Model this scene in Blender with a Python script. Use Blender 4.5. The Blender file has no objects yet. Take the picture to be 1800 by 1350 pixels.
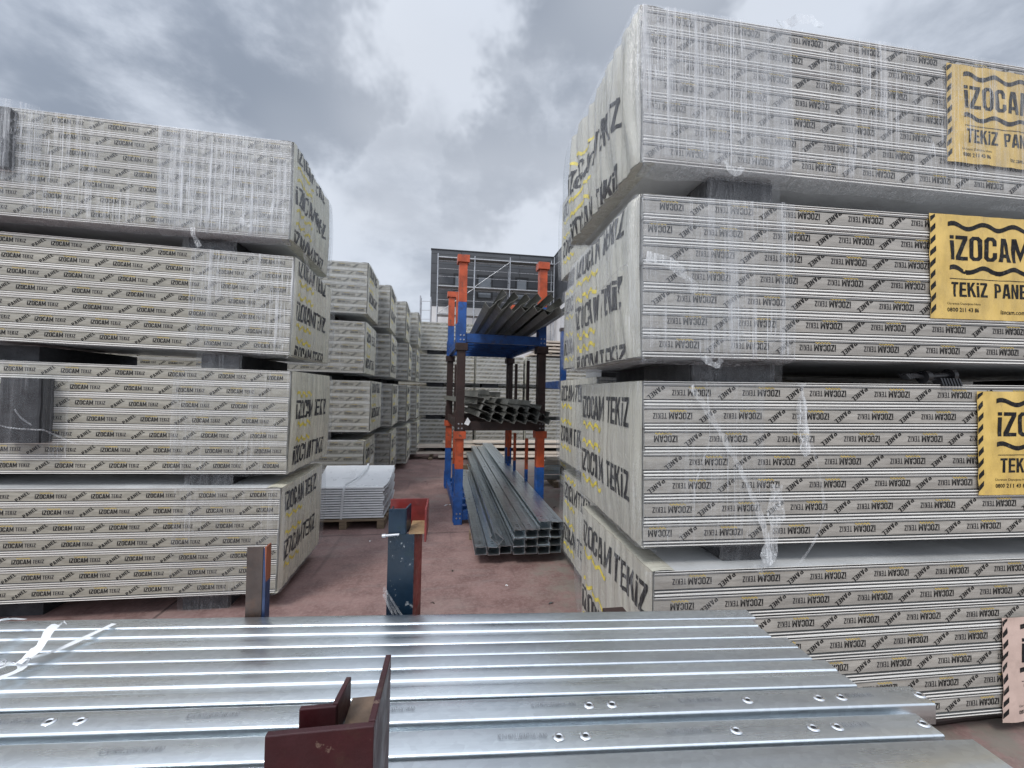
import bpy, bmesh, math, random, zlib
from mathutils import Vector, Matrix, noise
R = math.radians
random.seed(7)
S = bpy.context.scene
COL = S.collection

# ---------------------------------------------------------------- camera
CAM_H = 1.77
def cam_axes(yaw=R(8.397), pitch=R(1.264), roll=R(-1.14)):
    fw = Vector((math.sin(yaw)*math.cos(pitch), math.cos(yaw)*math.cos(pitch), math.sin(pitch)))
    rt = Vector((math.cos(yaw), -math.sin(yaw), 0)); up = rt.cross(fw)
    return fw, rt*math.cos(roll)-up*math.sin(roll), up*math.cos(roll)+rt*math.sin(roll)
fw, rt, up = cam_axes()
cd = bpy.data.cameras.new('camera'); cam = bpy.data.objects.new('camera', cd); COL.objects.link(cam)
cd.sensor_width = 36; cd.lens = 719.45/1800*36; cd.clip_start = .05; cd.clip_end = 2000
cam.matrix_world = Matrix(((rt.x, up.x, -fw.x, 0), (rt.y, up.y, -fw.y, 0), (rt.z, up.z, -fw.z, CAM_H), (0, 0, 0, 1)))
S.camera = cam

# ---------------------------------------------------------------- view, world, sun
S.view_settings.view_transform = 'Standard'; S.view_settings.look = 'None'
S.view_settings.exposure = 0.36; S.view_settings.gamma = 1
S.cycles.transparent_max_bounces = 24; S.cycles.max_bounces = 8
SUN_EL, SUN_AZ = R(52), R(215)      # azimuth clockwise from +Y
W_ = bpy.data.worlds.new('World'); S.world = W_; W_.use_nodes = True
nt = W_.node_tree; nt.nodes.clear()
class NG:
    def __init__(s, nt): s.nt = nt
    def n(s, typ, **kw):
        nd = s.nt.nodes.new(typ)
        for k, v in kw.items():
            if k.startswith('i_'):
                key = k[2:]; key = int(key) if key.isdigit() else key.replace('_', ' ')
                if hasattr(v, 'is_output') or isinstance(v, bpy.types.NodeSocket): s.nt.links.new(v, nd.inputs[key])
                else: nd.inputs[key].default_value = v
            else: setattr(nd, k, v)
        return nd
    def math(s, op, a, b=0.0, c=None, clamp=False):
        nd = s.nt.nodes.new('ShaderNodeMath'); nd.operation = op; nd.use_clamp = clamp
        for i, v in enumerate((a, b) if c is None else (a, b, c)):
            if isinstance(v, bpy.types.NodeSocket): s.nt.links.new(v, nd.inputs[i])
            else: nd.inputs[i].default_value = v
        return nd.outputs[0]
    def vmath(s, op, a, b=None):
        nd = s.nt.nodes.new('ShaderNodeVectorMath'); nd.operation = op
        for i, v in enumerate((a, b)):
            if v is None: continue
            if isinstance(v, bpy.types.NodeSocket): s.nt.links.new(v, nd.inputs[i])
            else: nd.inputs[i].default_value = v
        return nd.outputs['Value'] if op in ('DOT_PRODUCT', 'LENGTH') else nd.outputs[0]
    def mix(s, f, a, b, blend='MIX'):
        nd = s.nt.nodes.new('ShaderNodeMix'); nd.data_type = 'RGBA'; nd.blend_type = blend
        for i, v in ((0, f), (6, a), (7, b)):
            if isinstance(v, bpy.types.NodeSocket): s.nt.links.new(v, nd.inputs[i])
            else: nd.inputs[i].default_value = v if i == 0 else (*v, 1)
        return nd.outputs[2]
    def ramp(s, f, lo, hi, a=0.0, b=1.0):
        nd = s.nt.nodes.new('ShaderNodeMapRange'); nd.interpolation_type = 'SMOOTHSTEP'
        for i, v in enumerate((f, lo, hi, a, b)):
            if isinstance(v, bpy.types.NodeSocket): s.nt.links.new(v, nd.inputs[i])
            else: nd.inputs[i].default_value = v
        return nd.outputs[0]
    def noise(s, vec, scale, detail=4, rough=.55, out='Fac'):
        nd = s.nt.nodes.new('ShaderNodeTexNoise'); s.nt.links.new(vec, nd.inputs['Vector'])
        nd.inputs['Scale'].default_value = scale; nd.inputs['Detail'].default_value = detail; nd.inputs['Roughness'].default_value = rough
        return nd.outputs[out]
    def mapping(s, vec, scale=(1, 1, 1), loc=(0, 0, 0), rot=(0, 0, 0)):
        nd = s.nt.nodes.new('ShaderNodeMapping'); s.nt.links.new(vec, nd.inputs[0])
        nd.inputs['Scale'].default_value = scale; nd.inputs['Location'].default_value = loc; nd.inputs['Rotation'].default_value = rot
        return nd.outputs[0]
g = NG(nt)
tc = g.n('ShaderNodeTexCoord').outputs['Generated']
sky = g.n('ShaderNodeTexSky', sky_type='NISHITA', sun_disc=False, sun_elevation=SUN_EL, sun_rotation=SUN_AZ)
skyc = g.vmath('SCALE', sky.outputs[0]); skyc.node.inputs['Scale'].default_value = .10
wob = g.noise(tc, 3.2, 5, .62, 'Color')
wob2 = g.vmath('SCALE', g.vmath('SUBTRACT', wob, (.5, .5, .5))); wob2.node.inputs['Scale'].default_value = .50
dirw = g.vmath('NORMALIZE', g.vmath('ADD', tc, wob2))
# the darker cloud masses: direction, angular size, weight
CL = [((-.562,.646,.517),.20,.6),((-.491,.709,.506),.16,.9),((-.414,.713,.566),.15,.9),((-.324,.766,.555),.13,1.0),
      ((-.231,.812,.537),.11,.9),((-.06,.92,.39),.16,.55),((.05,.895,.44),.10,.75),((.122,.852,.51),.09,.9),
      ((.18,.80,.56),.10,.7),((.25,.725,.64),.12,1.0),((.31,.69,.665),.10,1.0),((.712,.47,.522),.13,.7),((.76,.40,.50),.14,.6),
      ((.1,-.8,.6),.5,.6),((-.7,-.5,.5),.4,.6),((.8,-.3,.5),.35,.5),((0,.1,1),.35,.35)]
tot = None
for d, sz, w in CL:
    dt = g.vmath('DOT_PRODUCT', dirw, Vector(d).normalized()[:])
    v = g.ramp(dt, math.cos(sz*1.6), math.cos(sz*.35), 0, w)
    tot = v if tot is None else g.math('MAXIMUM', tot, v)
sp = g.n('ShaderNodeSeparateXYZ', i_0=tc)
den = g.math('ADD', g.math('MAXIMUM', sp.outputs[2], 0.0), .22)
flat = g.vmath('DIVIDE', tc, g.n('ShaderNodeCombineXYZ', i_0=den, i_1=den, i_2=den).outputs[0])
n1 = g.noise(flat, 1.9, 7, .58)
n2 = g.noise(flat, 5.5, 6, .6)
n3 = g.noise(flat, .9, 3, .5)
dk = g.math('MULTIPLY', tot, g.ramp(n1, .30, .58, .30, 1.1))
dk = g.math('ADD', dk, g.math('MULTIPLY', g.ramp(n1, .50, .75), .10))
dk = g.math('ADD', dk, g.math('MULTIPLY', g.math('SUBTRACT', n2, .5), .30), clamp=True)
cc = g.mix(g.ramp(dk, 0.0, .95), (.565, .61, .685), (.235, .27, .33))
cc = g.mix(g.ramp(n3, .48, .72, 0, .5), cc, (.595, .625, .675))
hz = g.ramp(sp.outputs[2], 0.0, .38, .5, 0)
cc = g.mix(hz, cc, (.565, .60, .65))
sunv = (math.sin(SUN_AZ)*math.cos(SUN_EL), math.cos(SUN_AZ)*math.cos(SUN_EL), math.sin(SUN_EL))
glow = g.ramp(g.vmath('DOT_PRODUCT', tc, sunv), .10, .98, 1.0, 2.2)      # cloud glow round the hidden sun behind the camera, added to light panel faces
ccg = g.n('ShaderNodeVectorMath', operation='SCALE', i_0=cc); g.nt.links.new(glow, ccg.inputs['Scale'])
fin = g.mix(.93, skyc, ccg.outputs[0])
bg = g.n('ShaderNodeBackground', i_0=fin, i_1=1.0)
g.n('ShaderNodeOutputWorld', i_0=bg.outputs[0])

sl = bpy.data.lights.new('sun', 'SUN'); sl.energy = 1.5; sl.angle = R(14); sl.color = (1, .965, .92)
sun = bpy.data.objects.new('sun', sl); COL.objects.link(sun)
sd = Vector((math.sin(SUN_AZ)*math.cos(SUN_EL), math.cos(SUN_AZ)*math.cos(SUN_EL), math.sin(SUN_EL)))
sun.rotation_euler = sd.to_track_quat('Z', 'Y').to_euler()

# ---------------------------------------------------------------- materials
def new_mat(name):
    m = bpy.data.materials.new(name); m.use_nodes = True; m.node_tree.nodes.clear()
    gg = NG(m.node_tree); gg.tc = gg.n('ShaderNodeTexCoord').outputs['Object']
    gg.rnd = gg.n('ShaderNodeObjectInfo').outputs['Random']
    gg.off = gg.vmath('ADD', gg.tc, gg.n('ShaderNodeCombineXYZ', i_0=gg.math('MULTIPLY', gg.rnd, 7.0), i_1=gg.math('MULTIPLY', gg.rnd, 13.0), i_2=0.0).outputs[0])
    return m, gg
def out(gg, sh): gg.n('ShaderNodeOutputMaterial', i_0=sh)
def bump(gg, h, strength=.3, dist=.01):
    return gg.n('ShaderNodeBump', i_Strength=strength, i_Distance=dist, i_Height=h).outputs[0]
def paint(name, base, rough=.5, metal=0.0, var=.25, scale=6, dirt=None, dirt_amt=.5, stretch=(1, 1, 1), bmp=.0, bscale=40, rvar=.12, spec=.5, chips=None, rv=0, folds=0):
    m, gg = new_mat(name)
    v = gg.mapping(gg.off, stretch)
    n = gg.noise(v, scale, 6, .6)
    lo = tuple(c*(1-var) for c in base); hi = tuple(min(1, c*(1+var)) for c in base)
    c = gg.mix(gg.ramp(n, .3, .7), lo, hi)
    if rv: c = gg.mix(gg.math('MULTIPLY', gg.rnd, rv), c, tuple(x*.55 for x in base))
    if dirt: c = gg.mix(gg.ramp(gg.noise(v, scale*1.7, 8, .7), .52, .70, 0, dirt_amt), c, dirt)
    if chips: c = gg.mix(gg.ramp(gg.noise(gg.off, chips[1], 5, .7), .64, .67, 0, .9), c, chips[0])
    r = gg.ramp(gg.noise(v, scale*2.3, 4), .3, .7, rough-rvar, rough+rvar)
    kw = {}
    b = gg.n('ShaderNodeBsdfPrincipled', i_Base_Color=c, i_Roughness=r, i_Metallic=metal)
    b.inputs['Specular IOR Level'].default_value = spec
    if bmp: gg.nt.links.new(bump(gg, gg.noise(v, bscale, 5), bmp, .004), b.inputs['Normal'])
    if folds:
        q = gg.vmath('ADD', gg.tc, gg.vmath('MULTIPLY', gg.noise(gg.tc, 2.0, 3, .5, 'Color'), (.10, .10, .10)))
        f1 = gg.noise(gg.mapping(q, (1, 26, 1.6)), 1.0, 4, .6); f2 = gg.noise(gg.mapping(q, (2, 7, 5)), 1.6, 5, .65)
        r1 = gg.math('ABSOLUTE', gg.math('SUBTRACT', f1, .5)); r2 = gg.math('ABSOLUTE', gg.math('SUBTRACT', f2, .5))
        gg.nt.links.new(bump(gg, gg.math('ADD', gg.math('MULTIPLY', r1, 1.0), gg.math('MULTIPLY', r2, .35)), folds, .05), b.inputs['Normal'])
    out(gg, b.outputs[0]); return m
M = {}
M['lip'] = paint('white_coated_steel', (.86,.84,.785), .32, 0, .10, 3, (.30,.29,.26), .35, (.5,6,12), rvar=.08)
M['groove'] = paint('shaded_grey_steel', (.075,.078,.078), .5, 0, .25, 5, stretch=(.4,5,20))  # shade of the panel grooves put into the base colour
M['lip2'] = paint('cream_grey_steel', (.62,.60,.53), .34, 0, .12, 4, stretch=(.5,6,12))
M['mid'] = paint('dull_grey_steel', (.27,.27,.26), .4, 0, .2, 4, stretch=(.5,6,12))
M['sheet'] = paint('coated_steel_sheet', (.50,.51,.51), .42, 0, .12, 2.5, (.28,.28,.26), .3, (1,1,1))
M['tape'] = paint('edge_tape', (.345,.328,.275), .34, 0, .20, 5, (.25,.22,.15), .35, (1.2,1,9), bmp=.5, bscale=9, rvar=.1, rv=.30)
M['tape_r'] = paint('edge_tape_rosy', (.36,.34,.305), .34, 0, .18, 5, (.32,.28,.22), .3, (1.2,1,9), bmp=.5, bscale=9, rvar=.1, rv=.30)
M['ink'] = paint('black_print', (.010,.010,.011), .6, 0, .3, 30, spec=.2, dirt=(.16,.155,.14), dirt_amt=.45)
M['ink_grey'] = paint('grey_print', (.040,.038,.040), .6, 0, .4, 25, spec=.2)
M['ink_yellow'] = paint('yellow_print', (.74,.60,.06), .45, 0, .2, 20)
M['ink_gold'] = paint('faded_yellow_print', (.52,.38,.09), .5, 0, .3, 25)
M['sheetprint'] = paint('cream_wrapping_film', (.68,.655,.53), .22, 0, .06, 3, (.46,.44,.36), .25, folds=.25)
M['sheetprint_r'] = paint('shaded_cream_wrapping_film', (.51,.495,.42), .20, 0, .05, 3, (.38,.36,.29), .3, folds=.22)  # darker copy of the cream film, weaker light on the ends put into colour
M['foam'] = paint('grey_foam', (.030,.031,.034), .95, 0, .25, 8, bmp=.6, bscale=90)
M['label'] = paint('ochre_label', (.62,.43,.12), .34, 0, .16, 6, (.42,.28,.11), .5, (2,1,1), bmp=.3, bscale=12)
M['label_pink'] = paint('faded_pink_label', (.56,.42,.36), .5, 0, .12, 5, (.40,.30,.25), .4, bmp=.3, bscale=12)
M['blue'] = paint('blue_paint', (.012,.070,.26), .45, 0, .3, 6, (.03,.03,.04), .7, chips=((.12,.075,.05),10), bmp=.2)
M['orange'] = paint('orange_paint', (.42,.072,.024), .5, 0, .3, 6, (.15,.045,.025), .7, chips=((.10,.06,.045),10), bmp=.2)
M['navy'] = paint('navy_paint', (.010,.028,.085), .5, 0, .35, 8, (.03,.025,.02), .7)
M['orange_dull'] = paint('dull_orange_paint', (.20,.055,.025), .55, 0, .35, 9, (.06,.03,.02), .7)
M['brown'] = paint('dark_brown_paint', (.030,.014,.011), .55, 0, .4, 6, (.012,.010,.010), .5, bmp=.3)
M['rust'] = paint('rusty_brown_steel', (.045,.030,.024), .65, 0, .4, 9, (.10,.05,.03), .4, bmp=.4)
M['maroon'] = paint('maroon_paint', (.036,.006,.008), .45, 0, .35, 9, (.05,.026,.018), .8, chips=((.13,.085,.065),26), bmp=.6)
M['red'] = paint('red_paint', (.15,.016,.014), .5, 0, .35, 12, (.06,.012,.010), .7, chips=((.10,.06,.05),20), bmp=.4)
M['green'] = paint('green_blue_paint', (.004,.018,.036), .36, 0, .4, 4, (.004,.022,.015), .8, chips=((.25,.27,.28),34), bmp=.2)
M['ochre'] = paint('rubbed_primer', (.28,.19,.10), .6, 0, .25, 14, (.16,.08,.04), .6, bmp=.4)
M['rubbed'] = paint('rubbed_brown_plate', (.14,.095,.065), .55, 0, .4, 18, (.28,.16,.08), .45, bmp=.4)
M['wood'] = paint('pallet_wood', (.20,.15,.10), .75, 0, .3, 5, (.13,.09,.06), .6, (1,12,12), bmp=.4)
M['beige'] = paint('beige_coated_profile', (.50,.43,.36), .5, 0, .15, 4, (.25,.17,.12), .5, (.5,4,8))
M['white'] = paint('white_sheet', (.74,.75,.76), .35, 0, .05, 3, (.5,.5,.5), .25)
M['strap'] = paint('white_strap', (.72,.74,.75), .35, 0, .06, 8, bmp=.15)
M['plastic'] = paint('black_plastic', (.012,.012,.014), .38, 0, .2, 10)
M['cladding'] = None
M['whitewall'] = paint('white_render', (.66,.66,.66), .8, 0, .06, .6, (.5,.5,.5), .3)
M['frame'] = paint('black_window_frame', (.012,.013,.015), .4, 0, .2, 3)
M['roof'] = paint('grey_roof', (.15,.155,.16), .8, 0, .2, 1)
M['tube'] = paint('scaffold_tube', (.42,.43,.45), .35, .7, .15, 4)

def galv(name, base, rough, spang=55, streak=.5, metal=1.0):
    m, gg = new_mat(name)
    vo = gg.n('ShaderNodeTexVoronoi', i_Vector=gg.mapping(gg.off, (1, 1.6, 1)), i_Scale=spang)
    st = gg.noise(gg.mapping(gg.off, (.35, 55, 30)), 1.0, 5, .6)
    cl = gg.noise(gg.mapping(gg.off, (.8, 5, 5)), 2.6, 5, .6)
    f = gg.math('ADD', gg.math('MULTIPLY', vo.outputs['Color'], .18), gg.math('MULTIPLY', st, streak))
    f = gg.math('ADD', f, gg.math('MULTIPLY', cl, .55))
    f = gg.math('ADD', f, gg.math('MULTIPLY', gg.math('SUBTRACT', gg.rnd, .5), .22))
    c = gg.mix(gg.ramp(f, .30, .98), tuple(x*.78 for x in base), tuple(min(1, x*1.12) for x in base))
    r = gg.ramp(gg.math('ADD', gg.math('MULTIPLY', cl, .7), gg.math('MULTIPLY', st, .4)), .3, .8, rough*1.4, rough*.7)
    b = gg.n('ShaderNodeBsdfPrincipled', i_Base_Color=c, i_Roughness=r, i_Metallic=metal)
    gg.nt.links.new(bump(gg, gg.math('ADD', st, gg.math('MULTIPLY', gg.noise(gg.off, 400, 2), .4)), .10, .002), b.inputs['Normal'])
    out(gg, b.outputs[0]); return m
M['galv'] = galv('galvanised_steel', (.82,.87,.91), .30)
M['galv_dark'] = galv('weathered_galvanised_steel', (.70,.76,.79), .34, 40, .6)
M['galv_dull'] = galv('dull_galvanised_steel', (.30,.30,.275), .5, 30, .6, .75)
M['stamp'] = paint('stamped_grey_ink', (.20,.21,.23), .5, .3, .3, 40)
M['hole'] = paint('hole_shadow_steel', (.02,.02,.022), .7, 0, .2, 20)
M['dimple'] = paint('bright_dimple_steel', (.82,.84,.86), .25, 1.0, .05, 20)

def film(name, base, amp, tint=(.80,.82,.84), streaks=True):
    m, gg = new_mat(name)
    wv = gg.vmath('SCALE', gg.vmath('SUBTRACT', gg.noise(gg.off, 2.2, 4, .6, 'Color'), (.5,.5,.5))); wv.node.inputs['Scale'].default_value = .010
    gg.off = gg.vmath('ADD', gg.off, wv)
    ma = gg.mapping(gg.off, (34, 34, .6))
    s1 = gg.noise(ma, 1.0, 5, .65)
    s2 = gg.noise(gg.mapping(gg.off, (120, 120, .35)), 1.0, 3, .6)
    cl = gg.noise(gg.mapping(gg.off, (2.4, 2.4, 1.6)), 1.0, 3, .5)
    f = gg.math('MULTIPLY', gg.ramp(s1, .44, .78), gg.ramp(cl, .30, .66, .25, 1.0))
    f = gg.math('MAXIMUM', f, gg.math('MULTIPLY', gg.ramp(s2, .56, .64), gg.ramp(cl, .38, .60, .05, 1.0)))
    wr = gg.noise(gg.off, 7.0, 6, .7)
    fold = gg.ramp(gg.math('ABSOLUTE', gg.math('SUBTRACT', wr, .5)), 0.0, .02, .5, 0)
    f = gg.math('MAXIMUM', f, gg.math('MULTIPLY', fold, gg.ramp(cl, .4, .6)))
    lw = gg.n('ShaderNodeLayerWeight', i_Blend=.35).outputs['Facing']
    f = gg.math('ADD', gg.math('MULTIPLY', f, amp), gg.math('ADD', gg.math('MULTIPLY', gg.math('POWER', lw, 3.0), .14), base), clamp=True)
    h = gg.math('ADD', gg.math('MULTIPLY', s1, .8), gg.math('MULTIPLY', wr, 1.2))
    nb = bump(gg, h, .8, .015)
    dif = gg.n('ShaderNodeBsdfPrincipled', i_Base_Color=(*tint, 1), i_Roughness=.28)
    gg.nt.links.new(nb, dif.inputs['Normal'])
    glo = gg.n('ShaderNodeBsdfGlossy', i_Color=(1, 1, 1, 1), i_Roughness=.13); gg.nt.links.new(nb, glo.inputs['Normal'])
    tr = gg.n('ShaderNodeBsdfTransparent', i_Color=(.97, .975, .98, 1))
    m1 = gg.n('ShaderNodeMixShader', i_0=.026, i_1=tr.outputs[0], i_2=glo.outputs[0])
    m2 = gg.n('ShaderNodeMixShader', i_0=f, i_1=m1.outputs[0], i_2=dif.outputs[0])
    out(gg, m2.outputs[0]); return m
M['film_l'] = film('clear_stretch_film', .008, .26)
M['film_m'] = film('stretch_film', .03, .50)
M['film_h'] = film('milky_stretch_film', .12, .66)
M['film_e'] = film('end_stretch_film', .015, .26)
M['film_w'] = film('bearer_film', .02, .14)
M['film_s'] = film('crumpled_film', .10, .6, (.85, .87, .88))

def cladding():
    m, gg = new_mat('dark_grey_cladding')
    uv = gg.mapping(gg.tc, (1, 1, 1), rot=(R(90), 0, 0))
    cb = gg.n('ShaderNodeSeparateXYZ', i_0=gg.tc)
    xy = gg.math('ADD', cb.outputs[0], cb.outputs[1])
    v2 = gg.n('ShaderNodeCombineXYZ', i_0=xy, i_1=cb.outputs[2], i_2=0.0).outputs[0]
    br = gg.n('ShaderNodeTexBrick', i_Vector=v2, i_Scale=1.0, i_Mortar_Size=.022, i_Brick_Width=5.2, i_Row_Height=.86)
    br.inputs['Color1'].default_value = (.050, .055, .062, 1); br.inputs['Color2'].default_value = (.062, .067, .076, 1); br.inputs['Mortar'].default_value = (.008, .009, .010, 1)
    n = gg.noise(gg.off, .7, 5)
    c = gg.mix(gg.ramp(n, .3, .7, 0, .35), br.outputs[0], (.085, .09, .10))
    b = gg.n('ShaderNodeBsdfPrincipled', i_Base_Color=c, i_Roughness=.5)
    gg.nt.links.new(bump(gg, gg.math('SUBTRACT', 1.0, br.outputs['Fac']), .6, .03), b.inputs['Normal'])
    out(gg, b.outputs[0]); return m
M['cladding'] = cladding()
def glass():
    m, gg = new_mat('window_glass')
    b = gg.n('ShaderNodeBsdfPrincipled', i_Base_Color=(.16,.18,.20,1), i_Roughness=.12)  # grey base colour stands in for reflected sky
    b.inputs['Specular IOR Level'].default_value = 1.0
    gg.nt.links.new(bump(gg, gg.noise(gg.tc, 1.1, 2), .15, .02), b.inputs['Normal'])
    out(gg, b.outputs[0]); return m
M['glass'] = glass()
def ground_mat():
    m, gg = new_mat('red_concrete_yard')
    n1 = gg.noise(gg.tc, .55, 6, .6); n2 = gg.noise(gg.tc, 3.1, 8, .68); n3 = gg.noise(gg.tc, 32, 6, .8)
    n4 = gg.noise(gg.mapping(gg.tc, (1.2, 7, 1)), 1.6, 6, .6)
    c = gg.mix(gg.ramp(n2, .32, .68), (.150, .084, .076), (.270, .170, .155))
    c = gg.mix(gg.ramp(n4, .50, .72, 0, .55), c, (.21, .165, .155))
    c = gg.mix(gg.ramp(n1, .50, .66, 0, .65), c, (.23, .205, .185))
    c = gg.mix(gg.ramp(gg.noise(gg.tc, 1.3, 9, .72), .54, .68, 0, .7), c, (.085, .065, .060))
    c = gg.mix(gg.ramp(n3, .42, .66, 0, .6), c, (.31, .22, .20))
    c = gg.mix(gg.ramp(gg.noise(gg.tc, 140, 3, .7), .60, .68, 0, .5), c, (.10, .075, .07))
    ty = gg.noise(gg.mapping(gg.tc, (5.5, .28, 1)), 1.0, 5, .6)
    c = gg.mix(gg.ramp(ty, .56, .70, 0, .45), c, (.10, .07, .066))
    # dirty, dusty strip along the foot of the right hand stacks
    sp = gg.n('ShaderNodeSeparateXYZ', i_0=gg.tc)
    dd = gg.ramp(gg.math('ADD', sp.outputs[0], gg.math('MULTIPLY', gg.math('SUBTRACT', n2, .5), 1.6)), .55, 1.3)
    c = gg.mix(gg.math('MULTIPLY', dd, gg.ramp(gg.noise(gg.tc, 5.0, 7, .7), .35, .62, .0, .85)), c, (.20, .185, .155))
    wy = gg.math('ADD', sp.outputs[1], gg.math('MULTIPLY', gg.noise(gg.tc, 4, 2), .02))
    jy = gg.math('ABSOLUTE', gg.math('SUBTRACT', gg.math('MODULO', gg.math('ADD', wy, 29.705), 3.33), 1.665))
    jx = gg.math('ABSOLUTE', gg.math('SUBTRACT', gg.math('MODULO', gg.math('ADD', sp.outputs[0], 41.2), 6.0), 3.0))
    j = gg.math('MAXIMUM', gg.ramp(jy, .006, .016, 1, 0), gg.ramp(jx, .006, .016, 1, 0))
    c = gg.mix(gg.math('MULTIPLY', j, .75), c, (.07, .05, .045))
    b = gg.n('ShaderNodeBsdfPrincipled', i_Base_Color=c, i_Roughness=gg.ramp(n2, .3, .7, .62, .9))
    h = gg.math('SUBTRACT', gg.math('ADD', gg.math('MULTIPLY', n3, .5), n2), gg.math('MULTIPLY', j, 2.0))
    gg.nt.links.new(bump(gg, h, .45, .008), b.inputs['Normal'])
    out(gg, b.outputs[0]); return m
M['ground'] = ground_mat()

# ---------------------------------------------------------------- mesh helpers
class MB:
    def __init__(s, mats): s.v = []; s.f = []; s.mi = []; s.mats = mats if isinstance(mats, (list, tuple)) else [mats]; s.sm = []
    def add(s, vs, fs, mi=0, smooth=False):
        o = len(s.v); s.v += [tuple(v) for v in vs]; s.f += [tuple(i+o for i in f) for f in fs]
        s.mi += [mi]*len(fs); s.sm += [smooth]*len(fs); return s
    def box(s, x0, x1, y0, y1, z0, z1, mi=0, rot=None, at=None):
        vs = [Vector((x, y, z)) for x in (x0, x1) for y in (y0, y1) for z in (z0, z1)]
        if rot is not None:
            c = Vector(at) if at else Vector(((x0+x1)/2, (y0+y1)/2, (z0+z1)/2)); vs = [c+rot @ (v-c) for v in vs]
        return s.add(vs, [(0,1,3,2),(4,6,7,5),(0,4,5,1),(2,3,7,6),(0,2,6,4),(1,5,7,3)], mi)
    def prism(s, prof, a, b, axis='x', mi=0, cap=True, fmi=None, xf=None):
        n = len(prof)
        def P(p, t): return {'x': (t, p[0], p[1]), 'y': (p[0], t, p[1]), 'z': (p[0], p[1], t)}[axis]
        vs = [P(p, a) for p in prof]+[P(p, b) for p in prof]
        if xf: vs = [xf(Vector(v)) for v in vs]
        fs = [(i, (i+1) % n, (i+1) % n+n, i+n) for i in range(n)]
        mis = [mi]*n if fmi is None else list(fmi)
        if cap: fs += [tuple(range(n-1, -1, -1)), tuple(range(n, 2*n))]; mis += [mi, mi]
        o = len(s.v); s.v += [tuple(v) for v in vs]; s.f += [tuple(i+o for i in f) for f in fs]; s.mi += mis; s.sm += [False]*len(fs); return s
    def tube(s, p, q, r, n=8, mi=0, r2=None):
        p, q = Vector(p), Vector(q); d = (q-p).normalized(); a = d.orthogonal().normalized(); b = d.cross(a); r2 = r if r2 is None else r2
        vs = [c+(a*math.cos(2*math.pi*i/n)+b*math.sin(2*math.pi*i/n))*rr for c, rr in ((p, r), (q, r2)) for i in range(n)]
        fs = [(i, (i+1) % n, (i+1) % n+n, i+n) for i in range(n)]
        s.add(vs, fs, mi, True); return s.add(vs, [tuple(range(n-1, -1, -1)), tuple(range(n, 2*n))], mi)
    def grid(s, fn, nu, nv, mi=0, smooth=True):
        vs = [fn(i/nu, j/nv) for j in range(nv+1) for i in range(nu+1)]
        fs = [(j*(nu+1)+i, j*(nu+1)+i+1, (j+1)*(nu+1)+i+1, (j+1)*(nu+1)+i) for j in range(nv) for i in range(nu)]
        return s.add(vs, fs, mi, smooth)
    def mesh(s, name, fix=False):
        me = bpy.data.meshes.new(name); me.from_pydata(s.v, [], s.f)
        for m in s.mats: me.materials.append(m)
        me.polygons.foreach_set('material_index', s.mi); me.polygons.foreach_set('use_smooth', s.sm)
        if fix:
            bm = bmesh.new(); bm.from_mesh(me); bmesh.ops.recalc_face_normals(bm, faces=bm.faces); bm.to_mesh(me); bm.free()
        me.update(); return me
    def build(s, name, parent=None, loc=(0, 0, 0), rot=(0, 0, 0), bevel=0, fix=True):
        o = bpy.data.objects.new(name, s.mesh(name, fix)); COL.objects.link(o); o.parent = parent; o.location = loc; o.rotation_euler = rot
        if bevel:
            b = o.modifiers.new('bevel', 'BEVEL'); b.width = bevel; b.segments = 2; b.limit_method = 'ANGLE'; b.harden_normals = False
        return o
def put(name, mesh, parent=None, loc=(0, 0, 0), rot=(0, 0, 0)):
    o = bpy.data.objects.new(name, mesh); COL.objects.link(o); o.parent = parent; o.location = loc; o.rotation_euler = rot; return o
def tag(o, label, cat, group=None):
    o['label'] = label; o['category'] = cat
    if group: o['group'] = group
    return o
def empty(name, loc, label, cat, group=None, rot=(0, 0, 0)):
    o = bpy.data.objects.new(name, None); COL.objects.link(o); o.location = loc; o.rotation_euler = rot; o.empty_display_size = .1
    return tag(o, label, cat, group)
def outline(pts, t):
    pts = [Vector(p) for p in pts]; L = []; Rr = []
    for i, p in enumerate(pts):
        a = (pts[i]-pts[i-1]).normalized() if i else (pts[1]-pts[0]).normalized()
        b = (pts[i+1]-pts[i]).normalized() if i < len(pts)-1 else a
        n = Vector((-(a.y+b.y), a.x+b.x)); n = n.normalized() if n.length > 1e-6 else Vector((-a.y, a.x))
        k = t/2/max(.35, n.dot(Vector((-a.y, a.x)))); L.append(p+n*k); Rr.append(p-n*k)
    return [tuple(q) for q in L]+[tuple(q) for q in reversed(Rr)]
def arc_path(pts, r, n=3):
    """round the inner corners of a 2D polyline"""
    pts = [Vector(p) for p in pts]; o = [pts[0]]
    for i in range(1, len(pts)-1):
        p = pts[i]; a = (pts[i-1]-p); b = (pts[i+1]-p); k = min(r, a.length*.45, b.length*.45)
        A = p+a.normalized()*k; B = p+b.normalized()*k
        for j in range(n+1):
            t = j/n; o.append(A*(1-t)**2+p*2*t*(1-t)+B*t*t)
    o.append(pts[-1]); return [tuple(q) for q in o]

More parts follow.
